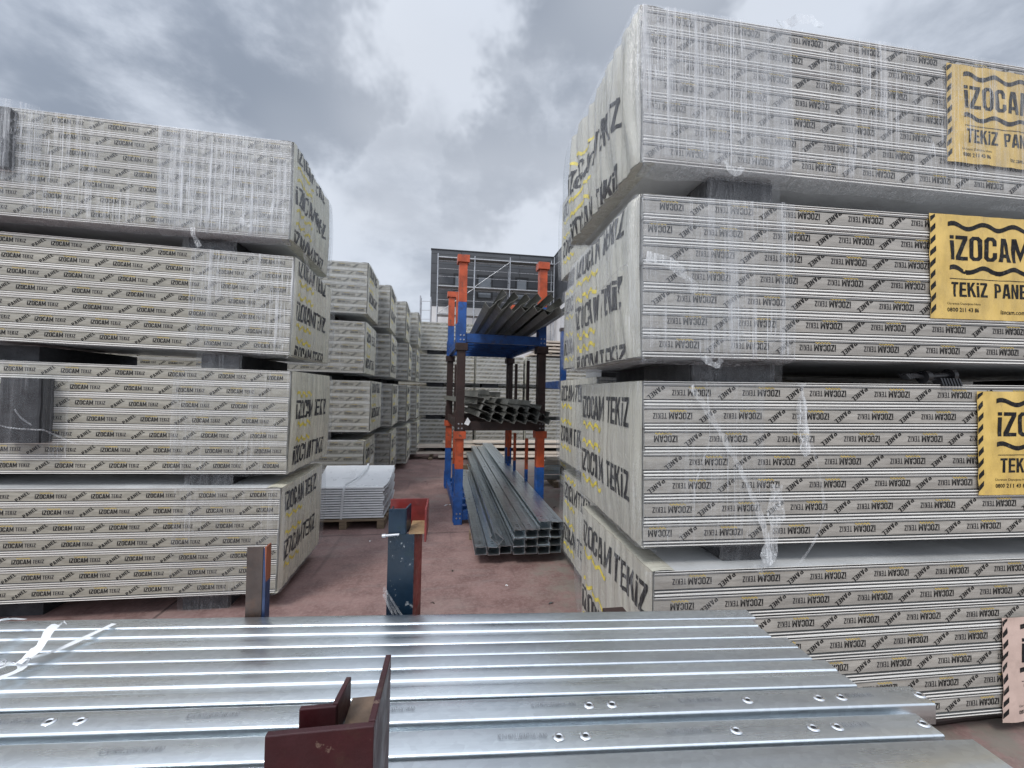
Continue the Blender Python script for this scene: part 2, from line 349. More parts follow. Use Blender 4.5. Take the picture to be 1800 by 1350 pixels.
# ---------------------------------------------------------------- lettering
_gc = {}
def glyphs(txt, bold=0.0, w=1.0, h=1.0, res=2):
    """triangles of a text fitted to a w x h box centred on the origin"""
    k = (txt, bold, res)
    if k not in _gc:
        cu = bpy.data.curves.new('t', 'FONT'); cu.body = txt; cu.size = 1; cu.offset = bold; cu.resolution_u = res; cu.fill_mode = 'FRONT'
        cu.space_character = 1.0+bold*2.0
        ob = bpy.data.objects.new('t', cu); COL.objects.link(ob)
        dg = bpy.context.evaluated_depsgraph_get(); dg.update(); me = ob.evaluated_get(dg).to_mesh()
        vs = [(v.co.x, v.co.y) for v in me.vertices]; fs = [tuple(p.vertices) for p in me.polygons]
        ob.evaluated_get(dg).to_mesh_clear(); bpy.data.objects.remove(ob); bpy.data.curves.remove(cu)
        x0 = min(v[0] for v in vs); x1 = max(v[0] for v in vs); y0 = min(v[1] for v in vs); y1 = max(v[1] for v in vs)
        _gc[k] = ([((x-x0)/(x1-x0)-.5, (y-y0)/(y1-y0)-.5) for x, y in vs], fs)
    vs, fs = _gc[k]
    return [(x*w, y*h) for x, y in vs], fs
def _q(x0, y0, x1, y1): return [(x0, y0), (x1, y0), (x1, y1), (x0, y1)]
def _ring(w, s, t, c=.13, ci=.05, gap=None):
    O = [(c, 0), (w-c, 0), (w, c), (w, 1-c), (w-c, 1), (c, 1), (0, 1-c), (0, c)]
    I = [(s+ci, t), (w-s-ci, t), (w-s, t+ci), (w-s, 1-t-ci), (w-s-ci, 1-t), (s+ci, 1-t), (s, 1-t-ci), (s, t+ci)]
    Q = []
    for i in range(8):
        j = (i+1) % 8
        if gap and i == 2: Q += [[O[2], (w, gap[0]), (w-s, gap[0]), I[2]], [(w, gap[1]), O[3], I[3], (w-s, gap[1])]]; continue
        Q.append([O[i], O[j], I[j], I[i]])
    return Q
LET = {
 'i': (.17, [_q(0, 0, .17, .79), _q(0, .86, .17, 1)]),
 'Z': (.50, [_q(0, .85, .5, 1), _q(0, 0, .5, .15), [(0, .15), (.20, .15), (.5, .85), (.30, .85)]]),
 'O': (.52, _ring(.52, .17, .14)), 'C': (.50, _ring(.50, .17, .14, gap=(.36, .64))),
 'A': (.54, [[(0, 0), (.17, 0), (.27, .76), (.27, 1), (.16, 1)], [(.54, 0), (.38, 1), (.27, 1), (.27, .76), (.37, 0)], [(.194, .18), (.346, .18), (.326, .33), (.214, .33)]]),
 'M': (.70, [_q(0, 0, .16, 1), _q(.54, 0, .70, 1), [(.16, 1), (.16, .60), (.35, .04), (.35, .44)], [(.54, 1), (.35, .44), (.35, .04), (.54, .60)]]),
 'T': (.50, [_q(0, .85, .5, 1), _q(.165, 0, .335, .85)]),
 'E': (.44, [_q(0, 0, .17, 1), _q(.17, .85, .44, 1), _q(.17, .43, .41, .57), _q(.17, 0, .44, .15)]),
 'K': (.52, [_q(0, 0, .17, 1), [(.17, .38), (.50, 1), (.32, 1), (.17, .66)], [(.225, .48), (.345, 0), (.53, 0), (.315, .65)]]),
 'P': (.49, [_q(0, 0, .17, 1), _q(.17, .86, .36, 1), _q(.17, .40, .36, .54), [(.36, 1), (.36, .86), (.49, .86), (.49, .91)], _q(.325, .54, .49, .86), [(.36, .40), (.49, .49), (.49, .54), (.36, .54)]]),
 'N': (.52, [_q(0, 0, .16, 1), _q(.36, 0, .52, 1), [(.16, 1), (.16, .62), (.36, 0), (.36, .38)]]),
 'L': (.43, [_q(0, 0, .17, 1), _q(.17, 0, .43, .15)]), ' ': (.22, [])}
def bold(txt, w, h, b=0, res=0, gap=.075):
    """condensed block lettering fitted to a w x h box"""
    tot = sum(LET[c][0] for c in txt)+gap*(len(txt)-1); k = w/tot; V = []; F = []; x = -w/2
    for c in txt:
        lw, qs = LET[c]
        for q in qs:
            o = len(V); V += [(x+px*k, (py-.5)*h) for px, py in q]; F.append(tuple(range(o, o+len(q))))
        x += (lw+gap)*k
    return V, F
def wave(w, h, t, n=3, seg=8, ph=0.0):
    """a thick wavy line"""
    N = n*seg; top = []; bot = []
    for i in range(N+1):
        x = -w/2+w*i/N; y = math.sin(2*math.pi*n*i/N+ph)*h/2
        top.append((x, y+t/2)); bot.append((x, y-t/2))
    vs = top+bot; return vs, [(i, i+1, N+2+i, N+1+i) for i in range(N)]
def place(vs, cx, cy, rot=0.0, mir=1):
    c, s = math.cos(rot), math.sin(rot)
    return [(cx+(x*c-y*s), cy+(x*s+y*c)) for x, y in vs]

# ---------------------------------------------------------------- sandwich panel bundles
PW, PH, PITCH = 1.12, .1143, .363
def panel_mesh(name, s, L, phase, flip, rosy=False, simple=False, miss=None, th=PH):
    """one insulated panel: long edge on y=0 facing -y, end at x=0, body towards s*x"""
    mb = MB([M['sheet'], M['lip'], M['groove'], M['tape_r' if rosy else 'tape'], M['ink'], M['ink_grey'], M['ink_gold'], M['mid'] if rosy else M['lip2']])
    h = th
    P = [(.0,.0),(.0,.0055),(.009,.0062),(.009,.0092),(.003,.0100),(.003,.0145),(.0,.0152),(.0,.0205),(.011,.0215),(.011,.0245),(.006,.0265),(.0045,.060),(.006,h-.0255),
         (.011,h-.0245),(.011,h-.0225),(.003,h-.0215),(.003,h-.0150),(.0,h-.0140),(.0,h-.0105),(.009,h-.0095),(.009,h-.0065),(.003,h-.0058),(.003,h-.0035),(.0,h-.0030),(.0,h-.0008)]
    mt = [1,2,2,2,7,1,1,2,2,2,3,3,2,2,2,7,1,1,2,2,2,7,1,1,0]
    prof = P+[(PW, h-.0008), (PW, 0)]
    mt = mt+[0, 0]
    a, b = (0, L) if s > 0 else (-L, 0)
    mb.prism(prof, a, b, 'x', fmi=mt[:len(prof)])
    zc = .0605; yt = .0042
    rr = random.Random(round(phase*1000)+17)
    x = a-PITCH+phase % PITCH
    r0 = math.pi if flip else 0
    sg = -1 if flip else 1
    while x < b+PITCH:
        items = []
        cx = x+rr.uniform(-.003, .003)
        dz = rr.uniform(-.0015, .0015)
        if not miss or not (miss[0] < abs(cx) < miss[1]):
            items.append((bold('iZOCAM', .120, .033, .055, 1), cx-sg*.042, zc+dz, r0, 4))
            items.append((bold('TEKiZ', .070, .028, gap=.14), cx+sg*.064, zc+dz, r0, 5))
            items.append((wave(.085, .0075, .0045, 5, 4), cx-sg*.03, zc+dz+.0245, 0, 6))
            items.append((bold('PANEL', .100, .0245, gap=.12), cx+sg*.182, zc, R(37)+r0, 4))
        for (vs, fs), ox, oz, ro, mi in items:
            pv = place(vs, ox, oz, ro)
            if min(p[0] for p in pv) < a+.004 or max(p[0] for p in pv) > b-.004: continue
            y = yt-.0006
            mb.add([(p[0], y, p[1]) for p in pv], fs, mi)
        x += PITCH
    return mb.mesh(name)

def cut_grid(vs, fs, xs, ys):
    """cut a flat glyph mesh along grid lines so that it can follow folds"""
    bm = bmesh.new(); bv = [bm.verts.new((x, y, 0)) for x, y in vs]
    for f in fs:
        try: bm.faces.new([bv[i] for i in f])
        except ValueError: pass
    x0 = min(v[0] for v in vs); x1 = max(v[0] for v in vs); y0 = min(v[1] for v in vs); y1 = max(v[1] for v in vs)
    for c in xs:
        if x0 < c < x1: bmesh.ops.bisect_plane(bm, geom=bm.verts[:]+bm.edges[:]+bm.faces[:], plane_co=(c, 0, 0), plane_no=(1, 0, 0))
    for c in ys:
        if y0 < c < y1: bmesh.ops.bisect_plane(bm, geom=bm.verts[:]+bm.edges[:]+bm.faces[:], plane_co=(0, c, 0), plane_no=(0, 1, 0))
    bm.verts.index_update(); V = [(v.co.x, v.co.y) for v in bm.verts]; F = [tuple(v.index for v in f.verts) for f in bm.faces]
    bm.free(); return V, F

def end_sheet_mesh(name, s, H, amp, seed, rows, rosy=False, tl=(.06, .80)):
    """printed film hanging over the panel ends; rows = heights (fractions) of the two printed lines"""
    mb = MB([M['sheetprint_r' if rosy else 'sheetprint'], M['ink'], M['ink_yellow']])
    NX, NZ = 84, 22
    xs = [PW*i/NX for i in range(NX+1)]; zs = [H*i/NZ for i in range(NZ+1)]
    def disp(t, z):
        u = z/H
        n1 = noise.noise(Vector((t*2.2+seed*3.1, z*.9, seed)))
        w1 = noise.noise(Vector((t*2.0, z*2.2+seed, 5.5)))*.12
        k = 1-2.4*abs(noise.noise(Vector(((t+w1+z*.10)*11+seed*7, z*.7+seed, 3.3))))
        k2 = .6-2.0*abs(noise.noise(Vector(((t+w1*.6+z*.04)*24+seed, z*.9, 9.1+seed))))+.4*noise.noise(Vector((t*64+z*5.0+seed, z*2.5, 1.1+seed)))
        edge = min(1, min(t, PW-t)/.08)
        return .012+amp*(.55+k*.85+k2*.55+n1*1.0)*(.35+.65*edge)*(.55+.45*math.sin(math.pi*u))
    def P(t, z, e=0.0):
        y = t if s < 0 else PW-t       # t is the reading direction
        return (-s*(disp(t, z)+e)*1.0, y, z)
    mb.grid(lambda u, v: P(u*PW, v*H), NX, NZ, 0)
    # the sheet folds back over the top edge and tucks under the bottom
    mb.grid(lambda u, v: (lambda p: (p[0]*(1-v)+s*.10*v, p[1], H+.006*math.sin(v*math.pi)+.001))(P(u*PW, H)), NX, 3, 0)
    mb.grid(lambda u, v: (lambda p: (p[0]*(1-v)+s*.06*v, p[1], -.004))(P(u*PW, 0)), NX, 3, 0)
    t0, t1 = tl
    def lay(g_, cx, cz, mi, e=.0022):
        vs = place(g_[0], cx, cz)
        vs = [(min(max(x, .004), PW-.004), min(max(z, .004), H-.004)) for x, z in vs]
        V, F = cut_grid(vs, g_[1], xs, zs); mb.add([P(x, z, e) for x, z in V], F, mi, True)
    wd = (t1-t0)*PW
    for r_ in rows:
        cz = r_*H; lh = .158
        lay(bold('iZOCAM', wd*.54, lh), PW*t0+wd*.27, cz, 1)
        lay(bold('TEKiZ', wd*.41, lh), PW*t0+wd*.79, cz, 1)
        for sg in (-1, 1):
            zz = cz+sg*(lh/2+.050)
            if .035 < zz < H-.035: lay(wave(wd*.46, .034, .025, 3, 12), PW*t0+wd*.25, zz, 2)
    return mb.mesh(name)

def film_mesh(name, s, H, Lf, seed, mat, amp=.008, droop=.10, off=.010, top=.12, ebulge=.02):
    """stretch film: front strip, round the corner, over the end, tucked over the top and under the bottom"""
    mb = MB([mat, M['film_e']]); pts = []
    n = max(6, int(Lf/.03))
    for i in range(n+1): pts.append((Lf*(1-i/n), -off, 0, -1))
    for i in range(1, 4): a = math.pi/2*i/4; pts.append((-off*math.sin(a)-.004, -off*math.cos(a), -math.sin(a), -math.cos(a)))
    for i in range(0, 39): pts.append((-off-.026, PW*i/38, -1, 0))
    for i in range(1, 4): a = math.pi/2*i/4; pts.append((-off*math.cos(a)-.02, PW+off*math.sin(a), -math.cos(a), math.sin(a)))
    for i in range(0, 8): pts.append((.5*i/7, PW+off, 0, 1))
    rows = [(-.5, 0), (0, 0)]
    NZ = 18
    V = []
    zr = [('u', 1.0), ('u', .5)]+[('m', j/NZ) for j in range(NZ+1)]
    nP = len(pts)
    for kind, q in zr:
        for i, (x, y, nx, ny) in enumerate(pts):
            sp = i*.03
            d = noise.noise(Vector((sp*9+seed*5, (q if kind == 'm' else .5)*2.0, seed)))*amp*1.3+noise.noise(Vector((sp*26+seed, (q if kind == 'm' else 0)*3.0, seed+4)))*amp*.6
            if kind == 'm': d *= .15+.85*(1-q**5)
            on_end = 1 if nx < -.5 else 0
            bulge = (amp*1.6+ebulge*(.6+.8*noise.noise(Vector((sp*3+seed, 1, 1)))))*on_end*math.sin(math.pi*(q if kind == 'm' else 0))**.6
            if kind == 'm': z = -.004+(H+.006-max(0, off-.004)*.5)*q; X = x+nx*(d+bulge); Y = y+ny*(d)
            elif kind == 'u': z = -.010-.006*q+noise.noise(Vector((sp*5, q, seed+8)))*.02-.012*q; X = x-nx*droop*q; Y = y-ny*droop*q
            else: z = H+.004-.002*q; d = 0; X = x-nx*top*q*.6; Y = y-ny*top*q
            V.append((s*X, Y, z))
    for j in range(len(zr)-1):
        for i in range(nP-1):
            mb.f.append((j*nP+i, j*nP+i+1, (j+1)*nP+i+1, (j+1)*nP+i)); mb.mi.append(1 if pts[i][2] < -.5 else 0); mb.sm.append(True)
    mb.v = V; return mb.mesh(name)

def ribbon(mb, pts, w, mi=0, n=6, wv=.3, seed=0, nrm=(0, -1, 0)):
    """a narrow crumpled band through 3D points"""
    pts = [Vector(p) for p in pts]; P = []
    for i in range(len(pts)-1):
        p0 = pts[max(0, i-1)]; p1 = pts[i]; p2 = pts[i+1]; p3 = pts[min(len(pts)-1, i+2)]
        for k in range(n):
            t = k/n; P.append(.5*((2*p1)+(p2-p0)*t+(2*p0-5*p1+4*p2-p3)*t*t+(3*p1-p0-3*p2+p3)*t**3))
    P.append(pts[-1]); V = []
    for i, p in enumerate(P):
        d = (P[min(i+1, len(P)-1)]-P[max(i-1, 0)]).normalized(); sd_ = d.cross(Vector(nrm)).normalized()
        a = noise.noise(Vector((i*.35, seed, 0)))*wv*3
        sd_ = (sd_*math.cos(a)+Vector(nrm)*math.sin(a))
        ww = w*(1+noise.noise(Vector((i*.5, seed+5, 0)))*wv)
        V += [p-sd_*ww/2, p+sd_*ww/2]
    mb.add(V, [(2*i, 2*i+1, 2*i+3, 2*i+2) for i in range(len(P)-1)], mi, True); return mb

def label_mesh(name, pink=False, seed=0):
    """yellow paper label: 0.72 wide, 0.55 tall, centre-left origin, faces -y"""
    mb = MB([M['label_pink' if pink else 'label'], M['ink']]); Wd, Hd = .70, .545
    NX, NZ = 28, 20
    def D(x, z): return -.0075-.009*abs(noise.noise(Vector((x*6+z*3+seed, z*4, seed))))-.004*noise.noise(Vector((x*9+seed, z*7, seed)))-.0035*noise.noise(Vector((x*22, z*15+seed, 2)))-.004*(math.sin(x*9)*.5+.5)*abs(z-.27)
    def P(x, z, e=0): return (x, D(x, z)-e, z)
    xs = [Wd*i/NX for i in range(NX+1)]; zs = [Hd*i/NZ for i in range(NZ+1)]
    mb.grid(lambda u, v: P(u*Wd+(.006*noise.noise(Vector((v*9, seed, 0))) if u == 0 else 0), v*Hd), NX, NZ)
    def lay(g_, cx, cz):
        V, F = cut_grid(place(g_[0], cx, cz), g_[1], xs, zs); mb.add([P(x, z, .0012) for x, z in V], F, 1)
    if not pink or True:
        for k in range(9):
            z = .02+k*.060; q = [(0.002, z), (.032, z+.028), (.032, z+.056), (.002, z+.028)]
            q = [(x, min(zz, Hd-.002)) for x, zz in q]
            lay((q, [(0, 1, 2, 3)]), 0, 0)
        lay(wave(.56, .026, .024, 3, 10, .6), .39, .487)
        lay(bold('iZOCAM', .49, .128), .362, .372)
        lay(wave(.56, .026, .024, 3, 10, .6), .39, .258)
        lay(([(.115, .2085), (.665, .2085), (.665, .212), (.115, .212)], [(0, 1, 2, 3)]), 0, 0)
        lay(bold('TEKiZ', .215, .076, ), .235, .155)
        lay(bold('PANEL', .24, .076, ), .51, .155)
        lay(glyphs('Ücretsiz Danışma Hattı', .0, .20, .017, 2), .20, .080)
        lay(glyphs('0800 211 43 86', .02, .19, .022, 2), .195, .048)
        lay(glyphs('izocam.com.tr', .01, .19, .022, 2), .52, .044)
    return mb.mesh(name)

_pm = {}
def bundle(name, loc, yaw, tilt, s, H, label, group, L=6.0, flip=False, phases=None, rows=(.80, .30), amp=.012, seed=1,
           film_kind='film_m', Lf=.9, rosy=False, sharedkey=None, extra_films=(), n=7, miss=None, tl=(.06, .80), end=True, shift=None, ebulge=.02):
    root = empty('panel_bundle', loc, label, 'panel bundle', group, rot=(0, -tilt, yaw))
    th = H/n
    for k in range(n):
        ph = phases[k]+random.uniform(-.016, .016) if phases else (k*.07+seed*.05)
        key = (sharedkey, k) if sharedkey else None
        if key and key in _pm: me = _pm[key]
        else:
            me = panel_mesh('panel', s, L, ph, flip, rosy, miss=(miss[1] if miss and miss[0] == k else None), th=th)
            if key: _pm[key] = me
        dx = (shift[k] if shift else random.uniform(-.004, .004)); dy = random.uniform(-.0025, .003)
        put('panel', me, root, (dx, dy, k*th))
    if end:
        key = (sharedkey, 'end')
        if sharedkey and key in _pm: me = _pm[key]
        else:
            me = end_sheet_mesh('printed_end_sheet', s, H, amp, seed*1.7, rows, rosy, tl); _pm[key] = me if sharedkey else None
        put('printed_end_sheet', me, root)
    fl = [(film_kind, Lf)]+list(extra_films)
    for i, (fk, lf) in enumerate(fl):
        key = (sharedkey, 'film', i)
        if sharedkey and key in _pm: me = _pm[key]
        else:
            me = film_mesh('stretch_film', s, H, lf, seed*2.3+i*5, M[fk], off=.010+.010*i, ebulge=ebulge); _pm[key] = me if sharedkey else None
        put('stretch_film', me, root)
    return root

LG = 'film wrapped bundles of the near left stack'; RG = 'film wrapped bundles of the near right stack'
PX = lambda a, d: [(a+d*(6-k)) for k in range(7)]      # text phase per panel, index 0 = lowest
# near left stack (long faces towards the camera, printed ends towards the aisle)
def txl(xw, ox): return xw-ox
Lb = []
Lb.append(bundle('', (-1.356, 3.538, .142), R(1.18), -.015, -1, .83, 'panel bundle standing lowest in the near left stack, behind the thin brown stanchion', LG,
    phases=PX(.07, .066), rows=(.84, .36), amp=.011, seed=1, film_kind='film_l', Lf=.75))
Lb.append(bundle('', (-1.328, 3.600, 1.074), R(.853), -.012, -1, .839, 'bundle with a ribbed foam pad on its side, second from ground, near left stack', LG,
    phases=PX(.12, .062), rows=(.62, .16), amp=.020, seed=2, film_kind='film_l', Lf=.85))
Lb.append(bundle('', (-1.337, 3.603, 2.050), R(1.254), -.019, -1, .813, 'bundle second from the top of the near left stack, film at its right end', LG,
    phases=PX(.02, .060), rows=(.93, .47, .01), amp=.016, seed=3, film_kind='film_m', Lf=.75))
Lb.append(bundle('', (-1.347, 3.554, 2.992), R(2.182), -.003, -1, .803, 'topmost panel bundle of the near left stack, milky film over its right end', LG,
    phases=[.0, .04, .30, .26, .20, .15, .10], rows=(.95, .50, .04), amp=.026, seed=4, film_kind='film_h', Lf=.95, extra_films=(('film_m', 2.3),)))
# near right stack
Rb = []
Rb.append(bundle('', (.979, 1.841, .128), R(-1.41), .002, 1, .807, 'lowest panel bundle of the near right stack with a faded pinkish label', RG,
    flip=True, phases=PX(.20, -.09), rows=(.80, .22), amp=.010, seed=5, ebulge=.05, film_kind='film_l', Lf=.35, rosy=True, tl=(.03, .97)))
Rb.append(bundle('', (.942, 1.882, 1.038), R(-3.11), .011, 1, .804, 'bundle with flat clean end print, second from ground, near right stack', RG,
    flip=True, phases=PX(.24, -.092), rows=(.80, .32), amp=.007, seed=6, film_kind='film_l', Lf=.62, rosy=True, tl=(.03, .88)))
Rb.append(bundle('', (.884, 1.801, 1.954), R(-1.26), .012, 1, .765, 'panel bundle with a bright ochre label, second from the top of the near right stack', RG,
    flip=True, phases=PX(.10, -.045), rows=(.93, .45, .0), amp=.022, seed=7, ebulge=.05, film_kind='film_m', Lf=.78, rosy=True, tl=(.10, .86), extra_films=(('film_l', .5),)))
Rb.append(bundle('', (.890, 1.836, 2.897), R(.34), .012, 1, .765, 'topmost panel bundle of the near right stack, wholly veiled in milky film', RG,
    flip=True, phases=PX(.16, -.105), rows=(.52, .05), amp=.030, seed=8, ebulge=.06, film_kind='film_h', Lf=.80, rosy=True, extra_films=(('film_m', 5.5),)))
for b_, x, z, pink, sd_ in ((Rb[0], 1.93, -.045, True, 4), (Rb[1], 1.81, .225, False, 1), (Rb[2], 1.545, .225, False, 2), (Rb[3], 1.76, .165, False, 3)):
    put('printed_label', label_mesh('printed_label', pink, sd_), b_, (x, 0, z))

# ---------------------------------------------------------------- bearers between the bundles
def foam_block(name, loc, sx, sy, sz, label, yaw=0, group='grey foam bearers between panel bundles', wrap=False, tiltx=0):
    mb = MB([M['foam']]); rr = random.Random(zlib.crc32(label.encode()))
    NX, NZ = 10, 5
    def P(a, b, c):
        v = Vector(((a-.5)*sx, b*sy, c*sz)); n = noise.noise(v*9+Vector((rr.random()*0+len(label), 0, 0)))*.004
        e = 1-.02*(abs(a-.5)*2)**6
        return (v.x*e+n, v.y+n, v.z+n*.8)
    mb.grid(lambda u, v: P(u, 0, v), NX, NZ, 0, False); mb.grid(lambda u, v: P(u, 1, v), NX, NZ, 0, False)
    mb.grid(lambda u, v: P(u, v, 0), NX, 6, 0, False); mb.grid(lambda u, v: P(u, v, 1), NX, 6, 0, False)
    mb.grid(lambda u, v: P(0, u, v), 6, NZ, 0, False); mb.grid(lambda u, v: P(1, u, v), 6, NZ, 0, False)
    if name == 'foam_bearer': loc = (loc[0], loc[1]+.06, loc[2])
    root = empty(name, loc, label, 'foam block', group, rot=(tiltx, 0, yaw))
    o = mb.build('foam_body', root)
    if wrap:
        f = MB([M[wrap]])
        def Q(u, v):
            x = (u-.5)*(sx+.05); z = -.006+(sz+.02)*v; n = noise.noise(Vector((u*9+loc[0]*3, v*5, loc[2])))*.016
            return (x, -.014-abs(n)-.02*math.sin(v*math.pi)*0, z)
        f.grid(Q, 22, 6, 0); f.grid(lambda u, v: (-(sx+.05)/2-.004, v*.5-.014, -.006+(sz+.02)*u), 4, 6, 0)
        f.build('stretch_film', root, fix=False)
    return root
foam_block('foam_bearer', (1.52, 1.86, .938), .28, 1.0, .098, 'dark foam block between the two lowest near right bundles', wrap='film_w')
foam_block('foam_bearer', (1.44, 1.85, 1.846), .46, 1.0, .105, 'film wrapped foam block under the ochre labelled bundle of the near right stack', wrap='film_w')
foam_block('foam_bearer', (1.45, 1.83, 2.722), .36, 1.0, .170, 'tall foam block under the topmost bundle of the near right stack', wrap='film_w')
foam_block('foam_bearer', (4.6, 1.86, .938), .28, 1.0, .10, 'foam block far along the lowest gap of the near right stack')
foam_block('foam_bearer', (4.6, 1.86, 1.85), .28, 1.0, .10, 'foam block far along the middle gap of the near right stack')
foam_block('foam_bearer', (4.6, 1.86, 2.74), .28, 1.0, .16, 'foam block far along the topmost gap of the near right stack')
foam_block('foam_bearer', (-1.97, 3.59, 2.872), .35, 1.0, .112, 'film covered foam block under the topmost bundle of the near left stack', wrap='film_w')
foam_block('foam_bearer', (-1.88, 3.61, 1.922), .29, 1.0, .118, 'foam block between the two middle bundles of the near left stack', wrap='film_w')
foam_block('foam_bearer', (-1.91, 3.58, .978), .31, 1.0, .088, 'foam block directly above the lowest bundle of the near left stack', wrap='film_w')
foam_block('foam_bearer', (-1.90, 3.56, .0), .34, 1.0, .135, 'crumpled film wrapped foam foot under the near left stack', wrap='film_w')
foam_block('foam_bearer', (-3.33, 3.60, .0), .56, 1.0, .135, 'dark foam foot on the ground at the left edge under the near left stack')
foam_block('foam_bearer', (-3.40, 3.62, 1.93), .46, 1.0, .13, 'dark foam block in the middle gap at the left edge of the near left stack')
foam_block('foam_bearer', (-3.9, 3.60, 2.87), .36, 1.0, .12, 'foam block in the top gap beyond the left edge of the near left stack')
foam_block('foam_bearer', (-3.9, 3.60, .98), .36, 1.0, .09, 'foam block in the lowest gap beyond the left edge of the near left stack')
foam_block('foam_bearer', (1.35, 1.92, .0), .30, 1.0, .125, 'foam foot on the ground under the near end of the near right stack')
foam_block('foam_bearer', (4.6, 1.88, .0), .30, 1.0, .125, 'foam foot on the ground under the far end of the near right stack')
foam_block('foam_pad', (-3.10, 3.47, 1.335), .26, .10, .475, 'ribbed grey foam pad strapped upright against the left stack, lower of two', group='upright foam pads', wrap=None)
foam_block('foam_pad', (-3.335, 3.43, 3.33), .24, .11, .44, 'grey foam pad under film against the topmost left bundle', group='upright foam pads', wrap='film_w')
# strips of film that hold and hang from the near stacks
def strands(parent, specs, mat='film_s'):
    for pts, w, sd_ in specs:
        mb = MB([M[mat]]); ribbon(mb, pts, w, 0, 6, .5, sd_); mb.build('film_strand', parent, fix=False)
strands(Rb[1], [([(.30,-.03,.80),(.31,-.035,.62),(.305,-.04,.50),(.27,-.035,.40),(.235,-.04,.30),(.24,-.035,.24)], .008, 1),
    ([(.80,-.03,.78),(.83,-.04,.55),(.88,-.035,.38),(.90,-.045,.18),(.84,-.05,.02),(.74,-.06,-.09)], .012, 2),
    ([(.22,-.03,.78),(.34,-.035,.60),(.48,-.04,.35),(.58,-.05,.10),(.60,-.06,-.06)], .03, 3),
    ([(.80,-.03,.80),(.80,-.03,.60),(.82,-.035,.44)], .05, 5),
    ([(.66,-.03,.30),(.64,-.05,.12),(.60,-.06,-.02),(.52,-.09,-.10)], .07, 4)])
strands(Rb[2], [([(0,-.03,.46),(.10,-.035,.44),(.18,-.04,.38),(.24,-.04,.30)], .05, 7), ([(-.03,.5,.43),(-.03,.2,.44),(0,-.03,.46)], .06, 8),
    ([(.28,-.03,.0),(.33,-.05,-.04),(.36,-.05,-.01)], .03, 9), ([(.70,-.03,.76),(.70,-.03,.4),(.695,-.03,.02)], .02, 10)])
strands(Lb[3], [([(-.68,-.03,.02),(-.66,-.05,-.05),(-.61,-.06,-.14)], .035, 11), ([(-.10,-.04,.30),(-.13,-.05,.18),(-.2,-.05,.12),(-.34,-.05,.09)], .02, 12), ([(-.30,-.04,.20),(-.33,-.05,.09),(-.26,-.05,.06)], .025, 13)])
strands(Lb[2], [([(.03,.15,.90),(.06,.2,.78),(.07,.35,.62)], .03, 14)])
strands(Rb[3], [([(.72,-.02,.765),(.78,.02,.80),(.86,.01,.835),(.93,-.01,.82),(.95,-.03,.77)], .05, 15), ([(.40,-.04,.02),(.44,-.06,-.05),(.49,-.05,-.01)], .03, 16)])
strands(Lb[1], [([(-2.02,-.03,.80),(-1.9,-.06,.60),(-1.75,-.12,.42),(-1.60,-.05,.30),(-1.45,-.03,.22)], .012, 17), ([(-2.05,-.10,.45),(-1.85,-.125,.36),(-1.6,-.125,.34)], .01, 18)])
# transparent band that ties the lower foam pad to its bundle
mb = MB([M['film_l']]); mb.grid(lambda u, v: (-2.0+u*.46, -.018-.125*math.sin(min(1, u*1.25)*math.pi)**.3*(1 if 0 < u < 1 else 0), .12+.72*v), 24, 8, 0); mb.build('stretch_film', Lb[1], fix=False)
mb = MB([M['film_m']]); mb.grid(lambda u, v: (-2.3+u*.62, -.03-.13*(1 if 0 < u < 1 else 0)*(1-u)**.4-.006*noise.noise(Vector((u*14, v*4, 1))), .22+.58*v), 30, 8, 0); mb.build('stretch_film', Lb[3], fix=False)

# black clip on the second right bundle
cl = empty('strap_clip', (2.50, 1.83, 1.868), 'small black plastic clip with comb teeth lying on the flat printed right bundle', 'clip')
mb = MB([M['plastic']]); mb.tube((-.02, 0, .03), (.17, .01, .045), .017, 12); mb.tube((-.03, 0, .03), (.0, 0, .032), .034, 14); mb.tube((.145, .01, .042), (.17, .01, .043), .036, 14); mb.build('roller', cl)
mb = MB([M['plastic']])
for i in range(7): mb.box(.035+i*.019, .044+i*.019, -.045, -.004, -.022, .02, rot=Matrix.Rotation(R(-18), 3, 'X'))
mb.box(.02, .17, -.012, .0, .008, .022); mb.build('comb', cl)
mb = MB([M['plastic']])
for i in range(5): mb.box(-.13+i*.014, -.121+i*.014, -.01, .03, .012+i*.003, .05, rot=Matrix.Rotation(R(-50), 3, 'Y'))
mb.tube((-.10, 0, .04), (-.02, 0, .03), .012, 8); mb.build('tail', cl)

# ---------------------------------------------------------------- stacks further back
BG = 'wrapped bundles in the stacks further back'
tiers = ('lowest', 'second', 'third', 'topmost')
cols = (('first stack behind the near left one', -1.40, 6.84, 1.5), ('second stack behind the near left one', -1.19, 8.15, 2.0),
        ('third stack behind the near left one', -1.04, 9.55, 2.0), ('fourth stack behind the near left one', -.92, 10.85, .6))
for ci, (nm, x, y, yw) in enumerate(cols):
    for k in range(4):
        dz = random.uniform(-.01, .01)
        bundle('', (x+random.uniform(-.05, .05)+(.05 if k < 2 else 0), y+random.uniform(-.03, .03), .14+k*.95+dz), R(yw+random.uniform(-.8, .8)), -.004, -1, .82,
               f'{tiers[k]} bundle of the {nm}', BG, L=4.2, seed=ci+2+k, amp=.012, film_kind='film_l', Lf=1.3, sharedkey='bgL%d' % (k % 2), rows=((.86, .36) if k % 2 else (.72, .2)))
        foam_block('foam_bearer', (x-.75, y+.02, .02+k*.95 if k else 0), .4, .9, .115 if k else .135, f'foam bearer below the {tiers[k]} bundle of the {nm}')
wl = (('end wall stack at the left of the aisle end', -.975, 12.2, 1.62, 4, 'w1'), ('end wall stack seen through the tall rack', .72, 12.15, 1.42, 3, 'w2'), ('end wall stack right of the tall rack', 2.24, 12.1, 6.0, 3, 'w3'))
